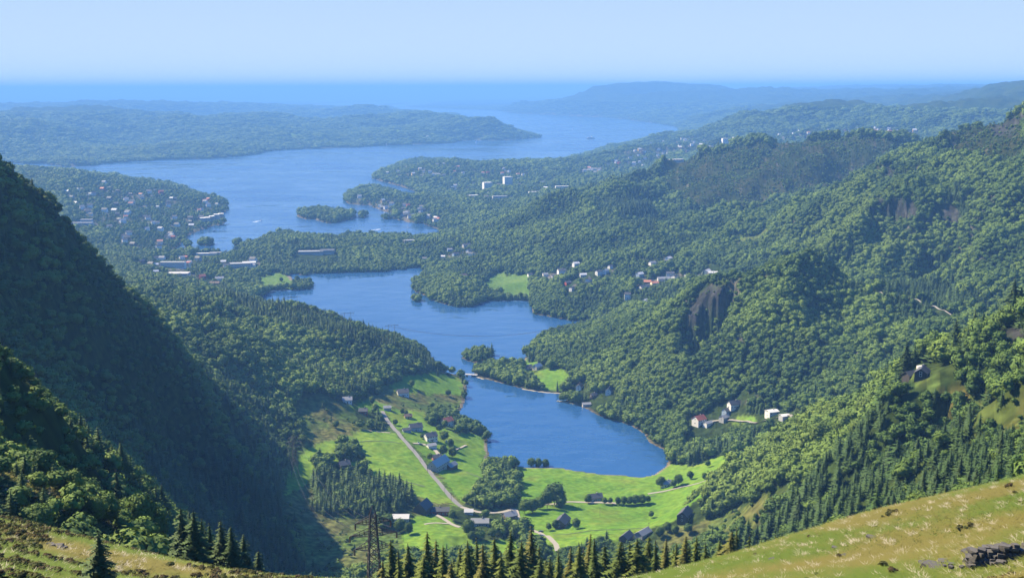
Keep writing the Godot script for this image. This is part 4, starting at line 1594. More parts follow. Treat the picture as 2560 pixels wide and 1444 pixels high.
func farms() -> void:
	house(1096,1170, 24,11,5.5,5, 62, "greywall", "metalroof", "big grey barn with bright metal roof beside the farm road", "barn")
	house(1128,1172, 12,7,4,2.5, 60, "brown", "greyroof", "brown shed with grey roof leaning on the big barn", "shed", "", false)
	house(1092,1150, 9,7,3.5,2.5, 20, "red", "slate", "red-brown farmhouse behind the big barn", "farmhouse")
	house(1076,1100, 12,9,5.2,3.2, 30, "white", "slate", "white two-storey house with slate roof above the driveway")
	house(1078,1118, 9,7,2.8,1.6, 30, "white", "greyroof", "white double garage with black openings by the driveway", "garage", "", false)
	house(1039,1075, 13,9,4.4,3.4, 20, "bluewall", "slate", "pale blue house with dark roof beside the farm road")
	house(1016,1079, 8,6,2.6,1.8, 20, "bluewall", "slate", "small blue-grey garage next to the pale blue house", "garage", "", false)
	house(1007,988, 13,10,4.5,3.5, 15, "white", "slate", "house with broad black roof below the bridge field")
	house(968,1024, 8,6,3,1.8, 10, "greywall", "greyroof", "small grey shed at the top of the farm road", "shed", "", false)
	house(868,1006, 10,8,4,2.6, 10, "white", "greyroof", "white cottage at the wood edge above the pasture")
	house(908,1033, 9,7,3.4,2.4, 0, "red", "slate", "small red house among trees beside the stony track")
	house(1118,1062, 11,9,5.5,3.4, 40, "cream", "redroof", "cream house with faded red roof in the lakeside grove")
	house(1020,1045, 8,6,3,2, 15, "ochre", "brown", "ochre cabin half hidden in bushes above the meadow")
	house(1058,1280, 14,11,5,5, 70, "darkwall", "slate", "dark gabled barn end of the long farm building", "barn", "", false)
	house(1090,1283, 22,8,3.4,2.2, 0, "red", "slate", "long low red house with dark roof by the spruce block")
	house(1002,1300, 13,8,3,2.2, 0, "concrete", "paleroof", "shed with bright white roof among the farmyard trees", "shed", "", false)
	house(1200,1312, 14,8,3.4,2.4, 0, "greywall", "greyroof", "grey-roofed house standing in the grove behind a dark hedge")
	house(1172,1284, 7,5,2.6,1.8, 0, "white", "paleroof", "white tent-shaped shed on the gravel yard", "shed", "", false)
	house(1274,1296, 11,8,3.6,2.6, 30, "brown", "greyroof", "brown house in rough garden at the lane corner")
	house(1405,1313, 15,10,4.2,3.8, 70, "brown", "slate", "dark timber house with wide gable alone in the bright field")
	house(1487,1250, 13,8,3.4,3, 15, "greywall", "slate", "low house with dark roof between hedges on the sandy lane")
	house(1667,1214, 9,7,3,2.4, 20, "white", "greyroof", "little grey-roofed house between two trees at the field edge")
	house(1712,1296, 15,8,4.5,3.4, 65, "darkwall", "slate", "black timber barn with white windows at the foot of the spur", "barn")
	house(1566,1350, 11,7,3.4,2.8, 60, "brown", "slate", "brown boarded shed end showing above the spruces", "shed", "", false)
	house(1608,1340, 13,7,3.2,2.4, 50, "greywall", "greyroof", "grey hay barn roof showing behind the spruces", "barn", "", false)
	house(860,1168, 10,8,3.6,2.8, 30, "darkwall", "slate", "dark house at the corner of the upper grove", "house")
	house(1343,922, 12,8,4,3.4, 50, "cream", "metalroof", "cream barn with light roof above the round lakeside field", "barn")
	house(1322,920, 8,6,3,2, 20, "greywall", "slate", "grey cottage behind the cream barn")
	house(1449,972, 9,7,4.2,3, 70, "white", "brown", "white gabled house at the corner of the round field")
	house(1523,983, 9,7,4.2,3.2, 70, "white", "slate", "white gabled house on the shore slope under the wood")
	house(1484,992, 8,6,3,2.2, 30, "darkwall", "slate", "dark cabin between the two white gabled houses", "cabin")
	house(1466,1014, 10,6,2.6,1.6, 10, "concrete", "greyroof", "flat grey boathouse at the root of the stone jetty", "boathouse", "", false)
	house(1748,1058, 12,10,5.5,3.6, 35, "white", "redroof", "white villa with bright red roof above the lake forest")
	house(1770,1062, 9,6,2.8,1.6, 35, "white", "greyroof", "white annex on the gravel yard of the red-roofed villa", "garage", "", false)
	house(1836,1018, 13,8,4.5,3.2, 20, "white", "slate", "white gabled house with black roof, topmost of the ridge-foot houses")
	house(1818,1034, 9,7,4,2.6, 35, "bluewall", "slate", "blue-grey house with dark roof below the topmost house")
	house(1812,1049, 10,7,3.4,2.2, 35, "greywall", "greyroof", "grey bungalow next to the garden lawn")
	house(1930,1040, 11,9,5.6,1.2, 20, "white", "paleroof", "white boxy house with pale flat roof at the end of the lane")
	house(1962,1045, 9,7,3,1.0, 20, "greywall", "paleroof", "pale-roofed garage beside the white boxy house", "garage", "", false)
	house(1982,1058, 9,8,3.6,3.0, 70, "white", "slate", "small white house with steep black roof at the spur edge")
	house(2306,940, 9,6,2.6,2.2, 60, "darkwall", "slate", "black timber hut on the clearing below a pale boulder", "hut")
	house(2276,945, 7,5,2.2,1.8, 30, "darkwall", "slate", "smaller black hut on the mountain clearing", "hut", "", false)
	for c in [[1116,1104,"carwhite","white car parked by the white house garage"], [1046,1108,"carwhite","white car standing on the gravel turning place"], [1052,1112,"carblack","black car standing on the gravel turning place"], [1352,1330,"carblack","black car on the lane below the dark timber house"]]:
		car(c[0], c[1], c[2], c[3])
	# poles along the road
	for p in [[963,1022], [1000,1074], [1012,1100], [1033,1128], [1050,1152], [1069,1183], [1112,1235], [1128,1252], [1500,1292], [1622,1332]]:
		var o := thing("utility_pole", "wooden utility pole standing beside the farm road and fields", "pole", spot(p[0], p[1], 500.0), 0.0, "wooden poles in the valley")
		var vs := PackedVector3Array()
		var ns := PackedVector3Array()
		tube(vs, ns, Vector3(0, -0.5, 0), Vector3(0, 8.5, 0), 0.17, 0.12, 6)
		part("post", mesh_of(vs, ns), M.wood, o)
		part("crossarm", box(Vector3(-0.9, 7.8, -0.07), Vector3(0.9, 7.95, 0.07)), M.wood, o)

func car(px: float, py: float, mat: String, label: String) -> void:
	var o := thing("car", label, "car", spot(px, py, 500.0), rng.randf() * TAU)
	part("body", box(Vector3(-2.1, 0.35, -0.85), Vector3(2.1, 0.95, 0.85)), M[mat], o)
	var vs := PackedVector3Array()
	for s in [-1.0, 1.0]:
		quad(vs, Vector3(-1.6, 0.95, 0.8 * s), Vector3(1.2, 0.95, 0.8 * s), Vector3(0.7, 1.45, 0.68 * s), Vector3(-1.2, 1.45, 0.68 * s))
	quad(vs, Vector3(-1.6, 0.95, -0.8), Vector3(-1.6, 0.95, 0.8), Vector3(-1.2, 1.45, 0.68), Vector3(-1.2, 1.45, -0.68))
	quad(vs, Vector3(1.2, 0.95, -0.8), Vector3(1.2, 0.95, 0.8), Vector3(0.7, 1.45, 0.68), Vector3(0.7, 1.45, -0.68))
	quad(vs, Vector3(-1.2, 1.45, -0.68), Vector3(0.7, 1.45, -0.68), Vector3(0.7, 1.45, 0.68), Vector3(-1.2, 1.45, 0.68))
	part("cabin", flat(vs), M.glass, o)
	for sx in [-1.35, 1.35]:
		for sz in [-0.86, 0.86]:
			var v := PackedVector3Array()
			var n := PackedVector3Array()
			tube(v, n, Vector3(sx, 0.33, sz - 0.1), Vector3(sx, 0.33, sz + 0.1), 0.33, 0.33, 10)
			part("wheel", mesh_of(v, n), M.carblack, o)

func hamlets() -> void:
	# villas on the slope beyond the lake: pixel, length, width, wall, roof
	var v := [
		[1404,684,15,11,7,"white","slate","big white villa, tallest on the slope beyond the lake"], [1363,690,10,8,4,"white","greyroof","white cottage at the meadow end of the hillside hamlet"], [1440,664,12,9,5,"white","paleroof","white house in trees just above the big villa"], [1389,694,14,9,3.5,"greywall","slate","long grey house below the big white villa"],
		[1497,686,11,8,6,"white","slate","tall white gable house in the middle of the hamlet"], [1514,682,12,8,5,"white","greyroof","white house beside the tall gable house"], [1526,670,8,7,4,"white","slate","small white house above the tall gable house"], [1458,690,12,8,3.2,"greywall","paleroof","grey bungalow with pale roof on the hamlet road"],
		[1472,703,11,8,3.5,"white","brown","white house with brown roof below the hamlet road"], [1600,692,12,9,6,"bluewall","paleroof","blue house with pale roof in the hamlet"], [1631,661,12,8,4,"white","greyroof","white house in the wood above the hamlet"], [1672,652,13,9,5.5,"white","paleroof","upper white house on the wooded slope above the hamlet"],
		[1661,701,24,9,4,"concrete","greyroof","long concrete terrace of garages in the hamlet"], [1676,690,14,9,5.5,"bluewall","slate","blue house behind the long terrace"], [1688,697,10,8,5,"white","slate","white house at the end of the long terrace"], [1619,708,12,9,3.2,"brown","orangeroof","house with terracotta roof below the blue house"],
		[1637,711,13,9,3.2,"cream","orangeroof","cream house with terracotta roof at the garden slope"], [1611,720,20,8,3.2,"white","slate","long white house on the lower edge of the hamlet"], [1682,708,13,9,4,"cream","slate","cream house with dark roof under the terrace"], [1718,694,11,8,4,"white","greyroof","white house half hidden by garden trees"],
		[1768,683,16,10,4,"cream","paleroof","cream farm building at the ridge side of the hamlet"], [1783,686,15,8,3.4,"cream","paleroof","long cream barn at the end of the hamlet"], [1748,696,12,9,3.4,"greywall","greyroof","grey house on the lawn near the cream barn"], [1745,704,20,7,2.8,"greywall","slate","long dark shed under the lawn of the hamlet"],
		[1569,746,10,9,8,"white","slate","lone tall white house below the hamlet"], [1613,756,14,9,3,"cream","paleroof","house with pale roof beside the lone white house"], [1660,766,13,9,3,"cream","paleroof","house with pale roof on the ridge edge below the hamlet"], [1430,726,8,7,5,"white","slate","small white house deep in the lower wood"], [1420,710,11,8,3.4,"red","slate","dark red house under the big villa"],
		[1166,617,18,11,5,"greywall","slate","big dark-roofed house on the knoll between the waters"], [1172,630,11,8,4.5,"white","slate","white house under the dark-roofed one on the knoll"], [1178,638,12,8,4.5,"white","slate","white gabled house at the end of the knoll lane"], [1139,638,14,9,4,"bluewall","slate","grey-blue house on the knoll lane"], [1124,627,11,8,4,"bluewall","greyroof","pale blue house at the knoll top"], [1108,644,9,7,3.5,"cream","paleroof","cream cottage at the start of the knoll lane"], [1062,650,10,8,4.5,"white","slate","white house above the lake narrows"],
		[1157,693,16,10,4,"red","brown","red-brown farm building by the far lake meadow"], [1325,690,9,7,4,"white","slate","white cottage at the top of the far lake meadow"],
	]
	for a in v:
		house(a[0], a[1], a[2], a[3], a[4], a[3] * 0.3, rng.randf_range(-35, 60), a[5], a[6], a[7], "house", "", a[0] > 1150 and a[4] >= 5)

func towns() -> void:
	block(1218,480, 30, 22, 34, 10, 20, "white", "paleroof", "white tower block, the lower of the two by the fjord", "tower_block", "tower block", "white tower blocks")
	block(1269,468, 30, 22, 38, 11, 20, "white", "paleroof", "white tower block, the taller of the two by the fjord", "tower_block", "tower block", "white tower blocks")
	block(1249,500, 46, 18, 13, 4, 10, "concrete", "greyroof", "low grey office block beside the two towers", "office_block", "office block")
	block(432,668, 50, 14, 11, 3, 0, "white", "greyroof", "long white four-storey building below the shaded mountain", "school_building", "building")
	block(458,667, 28, 14, 10, 3, 0, "cream", "redroof", "red-roofed wing joined to the long white building", "school_building", "building")
	block(446,688, 40, 22, 5, 1, 0, "concrete", "metalroof", "wide hall with grey metal roof in the valley town", "hall", "hall")
	block(600,668, 44, 20, 9, 2, 10, "concrete", "greyroof", "stepped concrete school above the lake field", "school_building", "building")
	block(622,662, 28, 18, 6, 1, 10, "white", "paleroof", "low white block behind the stepped school", "school_building", "building")
	block(777,634, 56, 18, 6, 1, 4, "greywall", "greyroof", "long grey sports hall on the wooded tongue", "hall", "hall")
	block(818,633, 32, 22, 8, 1, 4, "greywall", "slate", "dark-roofed hall end joined to the sports hall", "hall", "hall")
	block(1022,606, 26, 14, 6, 1, 20, "greywall", "greyroof", "grey house on the wooded tongue above the bay", "villa", "house")
	block(516,637, 46, 9, 4, 1, 5, "white", "paleroof", "white boat sheds along the marina", "boathouse", "boathouse")
	block(538,636, 26, 10, 5, 1, 5, "greywall", "greyroof", "grey workshop at the end of the marina", "workshop", "workshop")
	house(536,712, 18, 11, 4, 3, 5, "brown", "brown", "brown house on the gravel plot under the valley wood", "house", "", false)
	house(548,700, 16, 10, 4, 3, 20, "cream", "greyroof", "cream house above the brown one on the gravel plot", "house", "", false)
	for k in 5:
		block([506, 518, 529, 541, 552][k], [552, 552, 551, 550, 549][k], 15, 18, [9, 10, 13, 17, 18][k], [3, 3, 4, 5, 6][k], 15, "concrete", "paleroof", "pale waterfront flats in the stepped row on the headland shore", "apartment_block", "apartment block", "stepped waterfront flats")
	for b in [[205,566,52,12,10], [216,560,30,12,12]]:
		block(b[0], b[1], b[2], b[3], b[4], 3, 0, "bluewall", "greyroof", "slab of flats behind the shaded mountain", "apartment_block", "apartment block", "slabs of flats by the shaded mountain")
	for b in [[1812,357,20], [1846,361,18], [1868,358,22], [1874,352,20], [1913,357,26], [1838,352,18]]:
		block(b[0], b[1], 24, 20, b[2], 6, 10, "white", "paleroof", "white block of flats in the distant town behind the brown hill", "apartment_block", "apartment block", "white flats of the distant town", 3600.0)
	for b in [[1470,428], [1488,425], [1440,460], [1595,446], [1090,438], [1335,484], [1405,470], [1180,493], [1142,494], [1690,420]]:
		block(b[0], b[1], rng.randf_range(30, 50), 14, 7, 2, rng.randf_range(-20, 30), "white", "paleroof", "long pale building among the trees of the fjord town", "public_building", "building", "pale long buildings of the fjord town", 3000.0)
	# the many small houses of the headlands
	var walls := ["white", "white", "cream", "red", "greywall", "ochre", "brown"]
	var roofs := ["slate", "greyroof", "orangeroof", "redroof", "slate", "paleroof", "slate"]
	var words := ["white house with dark roof", "white house with grey roof", "cream house with orange roof", "red house with red roof", "grey house with dark roof", "ochre house with pale roof", "brown house with dark roof"]
	var proto := []
	for k in 7:
		var o := Node3D.new()
		o.name = "house"
		part("wall", gable_walls(11.5, 8.5, 5, 3), M[walls[k]], o)
		part("roof", gable_roof(11.5, 8.5, 5, 3), M[roofs[k]], o)
		proto.append(o)
	var areas := [
		["on the suburban headland", 78, [160,475, 250,455, 420,466, 515,496, 560,518, 545,545, 495,570, 450,598, 425,630, 335,625, 255,575, 200,530]],
		["on the outer wooded headland", 28, [950,440, 1010,418, 1080,406, 1180,420, 1320,425, 1370,440, 1330,460, 1180,445, 1060,445]],
		["on the narrow tongue in the bay", 26, [870,500, 900,494, 990,505, 1060,515, 1095,550, 1080,562, 1030,548, 960,524]],
		["in the town below the hills", 50, [1450,420, 1560,385, 1640,352, 1695,345, 1790,358, 1780,378, 1690,385, 1620,425, 1500,440]],
		["in the distant hill town", 26, [1900,345, 2000,328, 2150,318, 2300,326, 2330,340, 2200,342, 2050,336]],
		["in the valley town by the marina", 16, [330,650, 420,640, 560,645, 660,650, 620,676, 500,700, 400,695]],
		["on the shore of the big island", 14, [640,362, 760,345, 900,338, 1080,335, 1150,340, 1080,356, 880,364, 700,370]],
		["under the far mountain across the fjord", 14, [1400,278, 1480,272, 1560,274, 1550,285, 1450,284]],
		["by the two tower blocks", 18, [1120,470, 1200,455, 1330,450, 1420,455, 1380,480, 1290,500, 1150,500]],
	]
	for ar in areas:
		var poly := PackedVector2Array()
		var lo := Vector2(1e9, 1e9)
		var hi := -lo
		for k in range(0, ar[2].size(), 2):
			var p := Vector2(ar[2][k], ar[2][k + 1])
			poly.append(p)
			lo = lo.min(p)
			hi = hi.max(p)
		var made := 0
		var tries := 0
		while made < ar[1] and tries < 3000:
			tries += 1
			var p := Vector2(rng.randf_range(lo.x, hi.x), rng.randf_range(lo.y, hi.y))
			if not Geometry2D.is_point_in_polygon(p, poly):
				continue
			var w := spot(p.x, p.y, 1500.0 if p.y > 640 else 2300.0 if p.x < 1440 else 3400.0)
			if w.y < 1.2:
				continue
			var k: int = [0, 0, 0, 0, 1, 1, 1, 4, 4, 2, 3, 5, 6][rng.randi() % 13]
			var o: Node3D = proto[k].duplicate()
			o.name = numbered("house")
			add_child(o)
			o.position = w + Vector3(0, 1.0, 0)
			clear_round(w, 9.0, 42.0)
			o.rotation.y = rng.randf_range(-0.6, 0.9)
			var s := rng.randf_range(0.85, 1.3) 
			o.scale = Vector3(s, s, s)
			tag(o, words[k] + " " + ar[0], "house", "houses " + ar[0])
			made += 1
	for o in proto:
		o.free()

func boats_and_bridge() -> void:
	# bridge at the narrows between the two lakes
	var a := on_level(1149, 939, LAKE)
	var b := on_level(1186, 941, LAKE)
	var mid := (a + b) / 2
	var l := a.distance_to(b)
	var o := thing("bridge", "low concrete road bridge over the lake narrows", "bridge", mid, atan2(-(b - a).z, (b - a).x))
	part("deck", box(Vector3(-l / 2 - 4, 2.2, -2.4), Vector3(l / 2 + 4, 2.8, 2.4)), M.concrete, o)
	for s in [-1.0, 1.0]:
		var vs := PackedVector3Array()
		box_into(vs, Vector3(-l / 2 - 4, 3.6, s * 2.3 - 0.05), Vector3(l / 2 + 4, 3.75, s * 2.3 + 0.05))
		for k in 9:
			var x := lerpf(-l / 2 - 3.9, l / 2 + 3.9, k / 8.0)
			box_into(vs, Vector3(x - 0.05, 2.8, s * 2.3 - 0.04), Vector3(x + 0.05, 3.6, s * 2.3 + 0.04))
		part("railing", flat(vs), M.paleroof, o)
		part("abutment", box(Vector3(s * (l / 2 - 1) - 2.5, -3, -2.2), Vector3(s * (l / 2 - 1) + 2.5, 2.198, 2.2)), M.stone, o)
	part("pier", box(Vector3(-0.7, -4, -2), Vector3(0.7, 2.198, 2)), M.stone, o)
	# stone jetty
	var ja := on_level(1394, 1003, LAKE)
	var jb := on_level(1436, 1010, LAKE)
	var jl := ja.distance_to(jb)
	o = thing("stone_jetty", "narrow stone jetty running out into the lake", "jetty", (ja + jb) / 2, atan2(-(jb - ja).z, (jb - ja).x))
	var rocks := [rock_mesh(1), rock_mesh(2), rock_mesh(3)]
	for k in 16:
		var s := part("stone", rocks[k % 3], M.gravel, o, Vector3(lerpf(-jl / 2, jl / 2, k / 15.0), 0.1, rng.randf_range(-0.3, 0.3)))
		s.scale = Vector3(jl / 13.0, 1.4, 2.2)
		s.rotation.y = rng.randf_range(-0.3, 0.3)
	# a ferry, sailing boats and motor boats on the fjord
	var p := on_level(1477, 346, 0.0)
	o = thing("ferry", "dark-hulled ferry with white decks crossing the fjord", "ferry", p, 0.15)
	hull(o, 62, 13, 5, "darkhull")
	part("deckhouse", box(Vector3(-24, 5, -5.5), Vector3(20, 11, 5.5)), M.white, o)
	part("bridge_deck", box(Vector3(4, 11.003, -5), Vector3(14, 15, 5)), M.white, o)
	part("funnel", box(Vector3(-10, 11.003, -1.5), Vector3(-6, 17, 1.5)), M.darkhull, o)
	for s in [[1432,323, "white-sailed yacht on the open fjord beyond the ferry"], [1190,357, "white-sailed yacht close to the big island shore"], [1423,288, "tiny white sail under the far shore"]]:
		o = thing("sailing_boat", s[2], "sailing boat", on_level(s[0], s[1], 0.0), 0.5)
		hull(o, 14, 4, 1.6, "hull")
		var vs := PackedVector3Array()
		var ns := PackedVector3Array()
		tube(vs, ns, Vector3(0.5, 1.4, 0), Vector3(0.5, 20, 0), 0.16, 0.1, 5)
		part("mast", mesh_of(vs, ns), M.hull, o)
		part("mainsail", flat(PackedVector3Array([Vector3(0.2, 2.6, 0), Vector3(0.2, 19.5, 0), Vector3(-6.5, 2.8, 0.8)])), M.sail, o)
		part("jib", flat(PackedVector3Array([Vector3(0.8, 17, 0), Vector3(6.5, 2.0, 0), Vector3(1.0, 2.4, 0.6)])), M.sail, o)
	for s in [[652,551, "motor boat with a white wake off the headland", 1.2], [926,576, "small motor boat crossing the inner bay", -2.2], [535,578, "dark rowing boat near the headland flats", 0.3], [430,449, "small boat out on the sound", 0.2], [1478,1016, "dark boat moored at the stone jetty", 0.4]]:
		var lv := LAKE if s[1] > 700 else 0.0
		o = thing("motor_boat", s[2], "boat", on_level(s[0], s[1], lv), s[3])
		hull(o, 8, 2.8, 1.1, "darkhull" if "dark" in s[2] else "hull")
		part("cabin", box(Vector3(-1, 1.1, -0.9), Vector3(1.6, 2.2, 0.9)), M.glass, o)
		if "wake" in s[2] or "crossing" in s[2]:
			part("wake", flat(PackedVector3Array([Vector3(-3, 0.12, 0.6), Vector3(-34, 0.06, 5), Vector3(-38, 0.06, 1.5), Vector3(-3, 0.12, -0.6), Vector3(-38, 0.06, -1.5), Vector3(-34, 0.06, -5)])), M.foam, o)

	for k in 14:
		o = thing("moored_boat", "small white boat moored in the marina below the headland", "boat", on_level(480.0 + k * 4.6, 629.5 - 0.5 * (k % 3), 0.0), 1.3 + rng.randf_range(-0.2, 0.2), "boats in the marina")
		hull(o, 9, 3, 1.4, "hull")
		part("cabin", box(Vector3(-1.5, 1.4, -1), Vector3(1.8, 2.8, 1)), M.white, o)

func hull(o: Node3D, l: float, w: float, h: float, mat: String) -> void:
	var vs := PackedVector3Array()
	var prof := [[-0.5, 0.42], [-0.3, 0.5], [0.1, 0.5], [0.35, 0.3], [0.5, 0.02]]
	for k in prof.size() - 1:
		for s in [-1.0, 1.0]:
			var a := Vector3(prof[k][0] * l, h, prof[k][1] * w * s)
			var b := Vector3(prof[k + 1][0] * l, h * (1.0 + 0.12 * k), prof[k + 1][1] * w * s)
			quad(vs, a, b, Vector3(b.x * 0.95, -0.5, b.z * 0.7), Vector3(a.x * 0.95, -0.5, a.z * 0.7))
			vs.append_array(PackedVector3Array([a, b, Vector3(b.x, b.y, 0), a, Vector3(b.x, b.y, 0), Vector3(a.x, a.y, 0)]))
	quad(vs, Vector3(-0.5 * l, h, -0.42 * w), Vector3(-0.5 * l, h, 0.42 * w), Vector3(-0.475 * l, -0.5, 0.3 * w), Vector3(-0.475 * l, -0.5, -0.3 * w))
	part("hull", flat(vs), M[mat], o)

func power_line() -> void:
	var r := ray(931, 1262)
	var fl := sqrt(r.x * r.x + r.z * r.z)
	var d := 285.0
	var foot := on_ground(r.x / fl * d, r.z / fl * d)
	var h := (EYE + r.y / fl * d - foot.y) / 1.03
	var near := pylon(foot, h, 0.25, "dark steel lattice pylon rising behind the row of spruces")
	var p2 := spot(738, 1192, 400.0)
	var far := pylon(p2, 40.0, 0.25, "thin steel lattice pylon in the shade at the wood edge")
	for k in 6:
		cable(near[k], far[k], 14.0, 0.018, "power cable slung from the near lattice pylon to the one at the wood edge", "cables between the lattice pylons")
	var tops := []
	tops.append(portal(737, 800, 34, 0.3, "twin-pole portal pylon where the spruce ridge begins"))
	tops.append(portal(764, 806, 26, 0.3, "second portal pylon standing beside the twin-pole one"))
	tops.append(portal(870, 836, 30, 0.3, "portal pylon half way along the spruce ridge"))
	tops.append(portal(980, 866, 30, 0.3, "portal pylon above the wooded point of the lake"))
	for k in 3:
		for x in [-8.0, 0.0, 8.0]:
			cable(tops[k] + Vector3(x, 0, 0), tops[k + 1] + Vector3(x, 0, 0), 4.0, 0.03, "power cable along the spruce ridge", "cables between the portal pylons")
	for k in 6:
		cable(far[k], tops[3] + Vector3(-8 + 3.0 * k, 0, 0), 20.0, 0.025, "power cable climbing from the wood edge to the spruce ridge", "cables up to the spruce ridge")
	var east := spot(1640, 757, 900.0) + Vector3(0, 22, 0)
	var west: Vector3 = tops[3]
	for k in 3:
		cable(west + Vector3(-4.0 + 4.0 * k, 0, 0), east + Vector3(3.0 * k, 0.5 * k, 0), 38.0, 0.08, "power cable sagging right across the lake", "cables across the lake")
	var pole := thing("cable_mast", "steel mast carrying the lake cables on the hamlet slope", "mast", east - Vector3(0, 22, 0))
	var vs := PackedVector3Array()
	var ns := PackedVector3Array()
	tube(vs, ns, Vector3(0, -1, 0), Vector3(0, 23, 0), 0.4, 0.25, 6)
	part("pole", mesh_of(vs, ns), M.steel, pole)
	part("crossbeam", box(Vector3(-5, 21.4, -0.2), Vector3(7, 21.8, 0.2)), M.steel, pole)

func foreground() -> void:
	# the row of spruces just over the brow: pixel column, top, distance
	var row := [955,1392,150, 985,1338,162, 1004,1372,150, 1022,1350,165, 1046,1378,152, 1066,1322,158, 1088,1342,168, 1112,1352,156, 1128,1390,148, 1150,1362,162, 1172,1346,158, 1196,1336,166, 1216,1350,155, 1240,1338,160, 1256,1372,150, 1272,1322,165, 1296,1342,156, 1314,1356,168, 1334,1306,160, 1352,1386,150, 1372,1388,170, 1398,1368,156, 1424,1362,162, 1446,1352,155, 1470,1328,165, 1490,1338,158, 1520,1352,166, 1545,1342,156, 1562,1360,168, 1584,1346,160, 1602,1336,155, 1622,1331,164, 1643,1346,158, 1664,1342,168, 1690,1352,160, 1714,1334,156, 1740,1330,166, 1768,1350,160, 1796,1346,158, 1830,1320,156, 1848,1313,164, 1872,1332,158, 1902,1340,156, 1936,1330,162, 1972,1346,158, 2012,1322,160, 2040,1310,166, 2086,1316,160, 2122,1290,164, 2150,1284,168, 2166,1288,160, 2206,1276,166, 2228,1290,160, 2262,1254,166, 2330,1242,164, 2352,1228,170, 2366,1214,168, 2470,1216,166, 2492,1206,170]
	for k in range(0, row.size(), 3):
		var tone := rng.randi() % 3
		tree_to("spruce_tree", row[k], row[k + 1], row[k + 2] * (1.0 if row[k] < 1700 else 0.98), rng.randf_range(0.75, 1.4), "sunny%d" % tone, ["dark green", "yellow-green", "bronze-green"][tone] + (" spruce in the row on the low middle of the brow" if row[k] < 1700 else " spruce in the row on the rising brow by the heath"), "spruces along the brow")
	for k in 60:
		var px := lerpf(950.0, 1780.0, (k + rng.randf()) / 60.0)
		tree_to("spruce_tree", px, rng.randf_range(1352, 1405), rng.randf_range(172, 215), rng.randf_range(0.8, 1.2), "sunny%d" % (rng.randi() % 2), ("small spruce in the second row behind the brow beside the pylon" if px < 1230.0 else "small spruce in the second row behind the brow below the lane" if px < 1500.0 else "small spruce in the second row behind the brow by the barns"), "second row of spruces")
	for t in [[455,1260,136,1.0], [482,1264,134,1.0], [528,1300,138,1.0], [556,1290,136,0.95], [580,1306,134,1.1], [602,1330,140,1.1], [640,1370,141,1.2], [508,1318,142,1.0], [436,1330,138,1.0], [468,1300,142,1.1], [545,1340,143,1.1], [592,1350,137,1.1], [622,1385,139,1.2], [495,1290,139,1.0], [570,1330,144,1.1]]:
		tree_to("spruce_tree", t[0], t[1], t[2], t[3] * 1.1, "needle%d" % (rng.randi() % 3), "tall dark spruce in the dense clump below the heath", "dark spruce clump below the heath")
	tree_to("spruce_tree", 236, 1322, 70.0, 1.25, "needle1", "open young spruce with bare lower boughs standing on the heath", "")
	tree_to("spruce_tree", 296, 1158, 255.0, 0.9, "needle0", "lone spruce among bushes on the dark gully side", "")
	for t in [[178,1168,196,0.95,2], [128,1238,186,1.0,1], [236,1236,190,1.0,2], [268,1226,194,0.95,1], [346,1222,206,0.9,1], [378,1256,208,0.9,1], [318,1308,176,1.25,2], [60,1230,190,1.2,0], [215,1330,165,1.3,0], [270,1384,140,1.3,1], [170,1290,170,1.3,0]]:
		tree_to("birch_tree", t[0], t[1], t[2], t[3], "leaf%d" % t[4], "sunlit birch on the heath edge above the gully", "birches on the heath edge")
	# single trees of the farmland: pixel of the foot, height, tone
	var lone := [[868,1148,15,0], [888,1142,13,1], [852,1136,11,0], [905,1190,10,1], [925,1192,9,1], [1108,1138,12,0], [1126,1122,12,0], [1110,1104,13,1], [1132,1142,12,1], [1074,1152,9,2], [1098,1080,9,0], [1112,1070,10,1], [1292,1168,9,0], [1328,1168,11,1], [1346,1168,11,1], [1364,1168,10,0], [1312,1284,14,1], [1332,1280,13,0], [1368,1270,19,0], [1386,1262,22,0], [1402,1268,14,1], [1350,1272,12,1], [1470,1258,9,0], [1512,1260,7,0], [1526,1260,7,0], [1545,1261,8,0], [1560,1262,9,0], [1574,1262,9,0], [1590,1261,10,0], [1606,1260,10,0], [1620,1258,8,0], [1652,1218,12,1], [1696,1214,12,0], [1684,1218,8,1], [1726,1198,9,0], [1770,1168,8,1], [1762,1198,7,0], [1690,1150,10,0], [1440,1322,10,1], [1388,1320,8,0], [1372,1326,7,1], [1628,1294,7,1], [1668,1330,9,1], [1688,1338,9,1], [1720,1334,9,0], [1650,1345,10,1], [1500,1366,9,1], [1172,1340,15,1], [1180,1352,9,0], [1000,1330,12,1], [1022,1336,11,0], [970,1318,12,1], [1006,1036,8,0], [1015,1040,8,1], [988,1062,7,0], [1080,1020,8,1], [1120,990,9,0], [1030,968,10,1], [775,722,13,1], [762,722,12,0], [770,720,11,1], [703,704,10,0], [1055,1096,6,0], [1230,1345,9,1], [1130,1300,10,1], [840,1070,9,0], [760,1110,10,0], [800,1180,8,1], [815,1184,8,0], [930,1010,10,1], [945,990,11,0], [2530,1095,4,0], [2500,1080,3.5,0], [1905,1290,5,1], [1890,1300,5,0]]
	for t in lone:
		var h: float = t[2]
		var at := spot(t[0], t[1], 300.0)
		var best := 1e12
		var by := ""
		for q in named:
			var far: float = q[0].distance_squared_to(at)
			if far < best:
				best = far
				by = q[1]
		var size := "bush" if h < 7.5 else "small tree" if h < 9.5 else "tree" if h < 13 else "big tree"
		tree("broadleaf_tree", at, h, h * rng.randf_range(0.95, 1.2), M["leaf%d" % t[3]], ["dark ", "green ", "pale "][t[3]] + size + " near the " + " ".join(by.get_slice(",", 0).split(" ").slice(0, 11)), "single trees of the valley fields", true)
	ruin()
	heath()

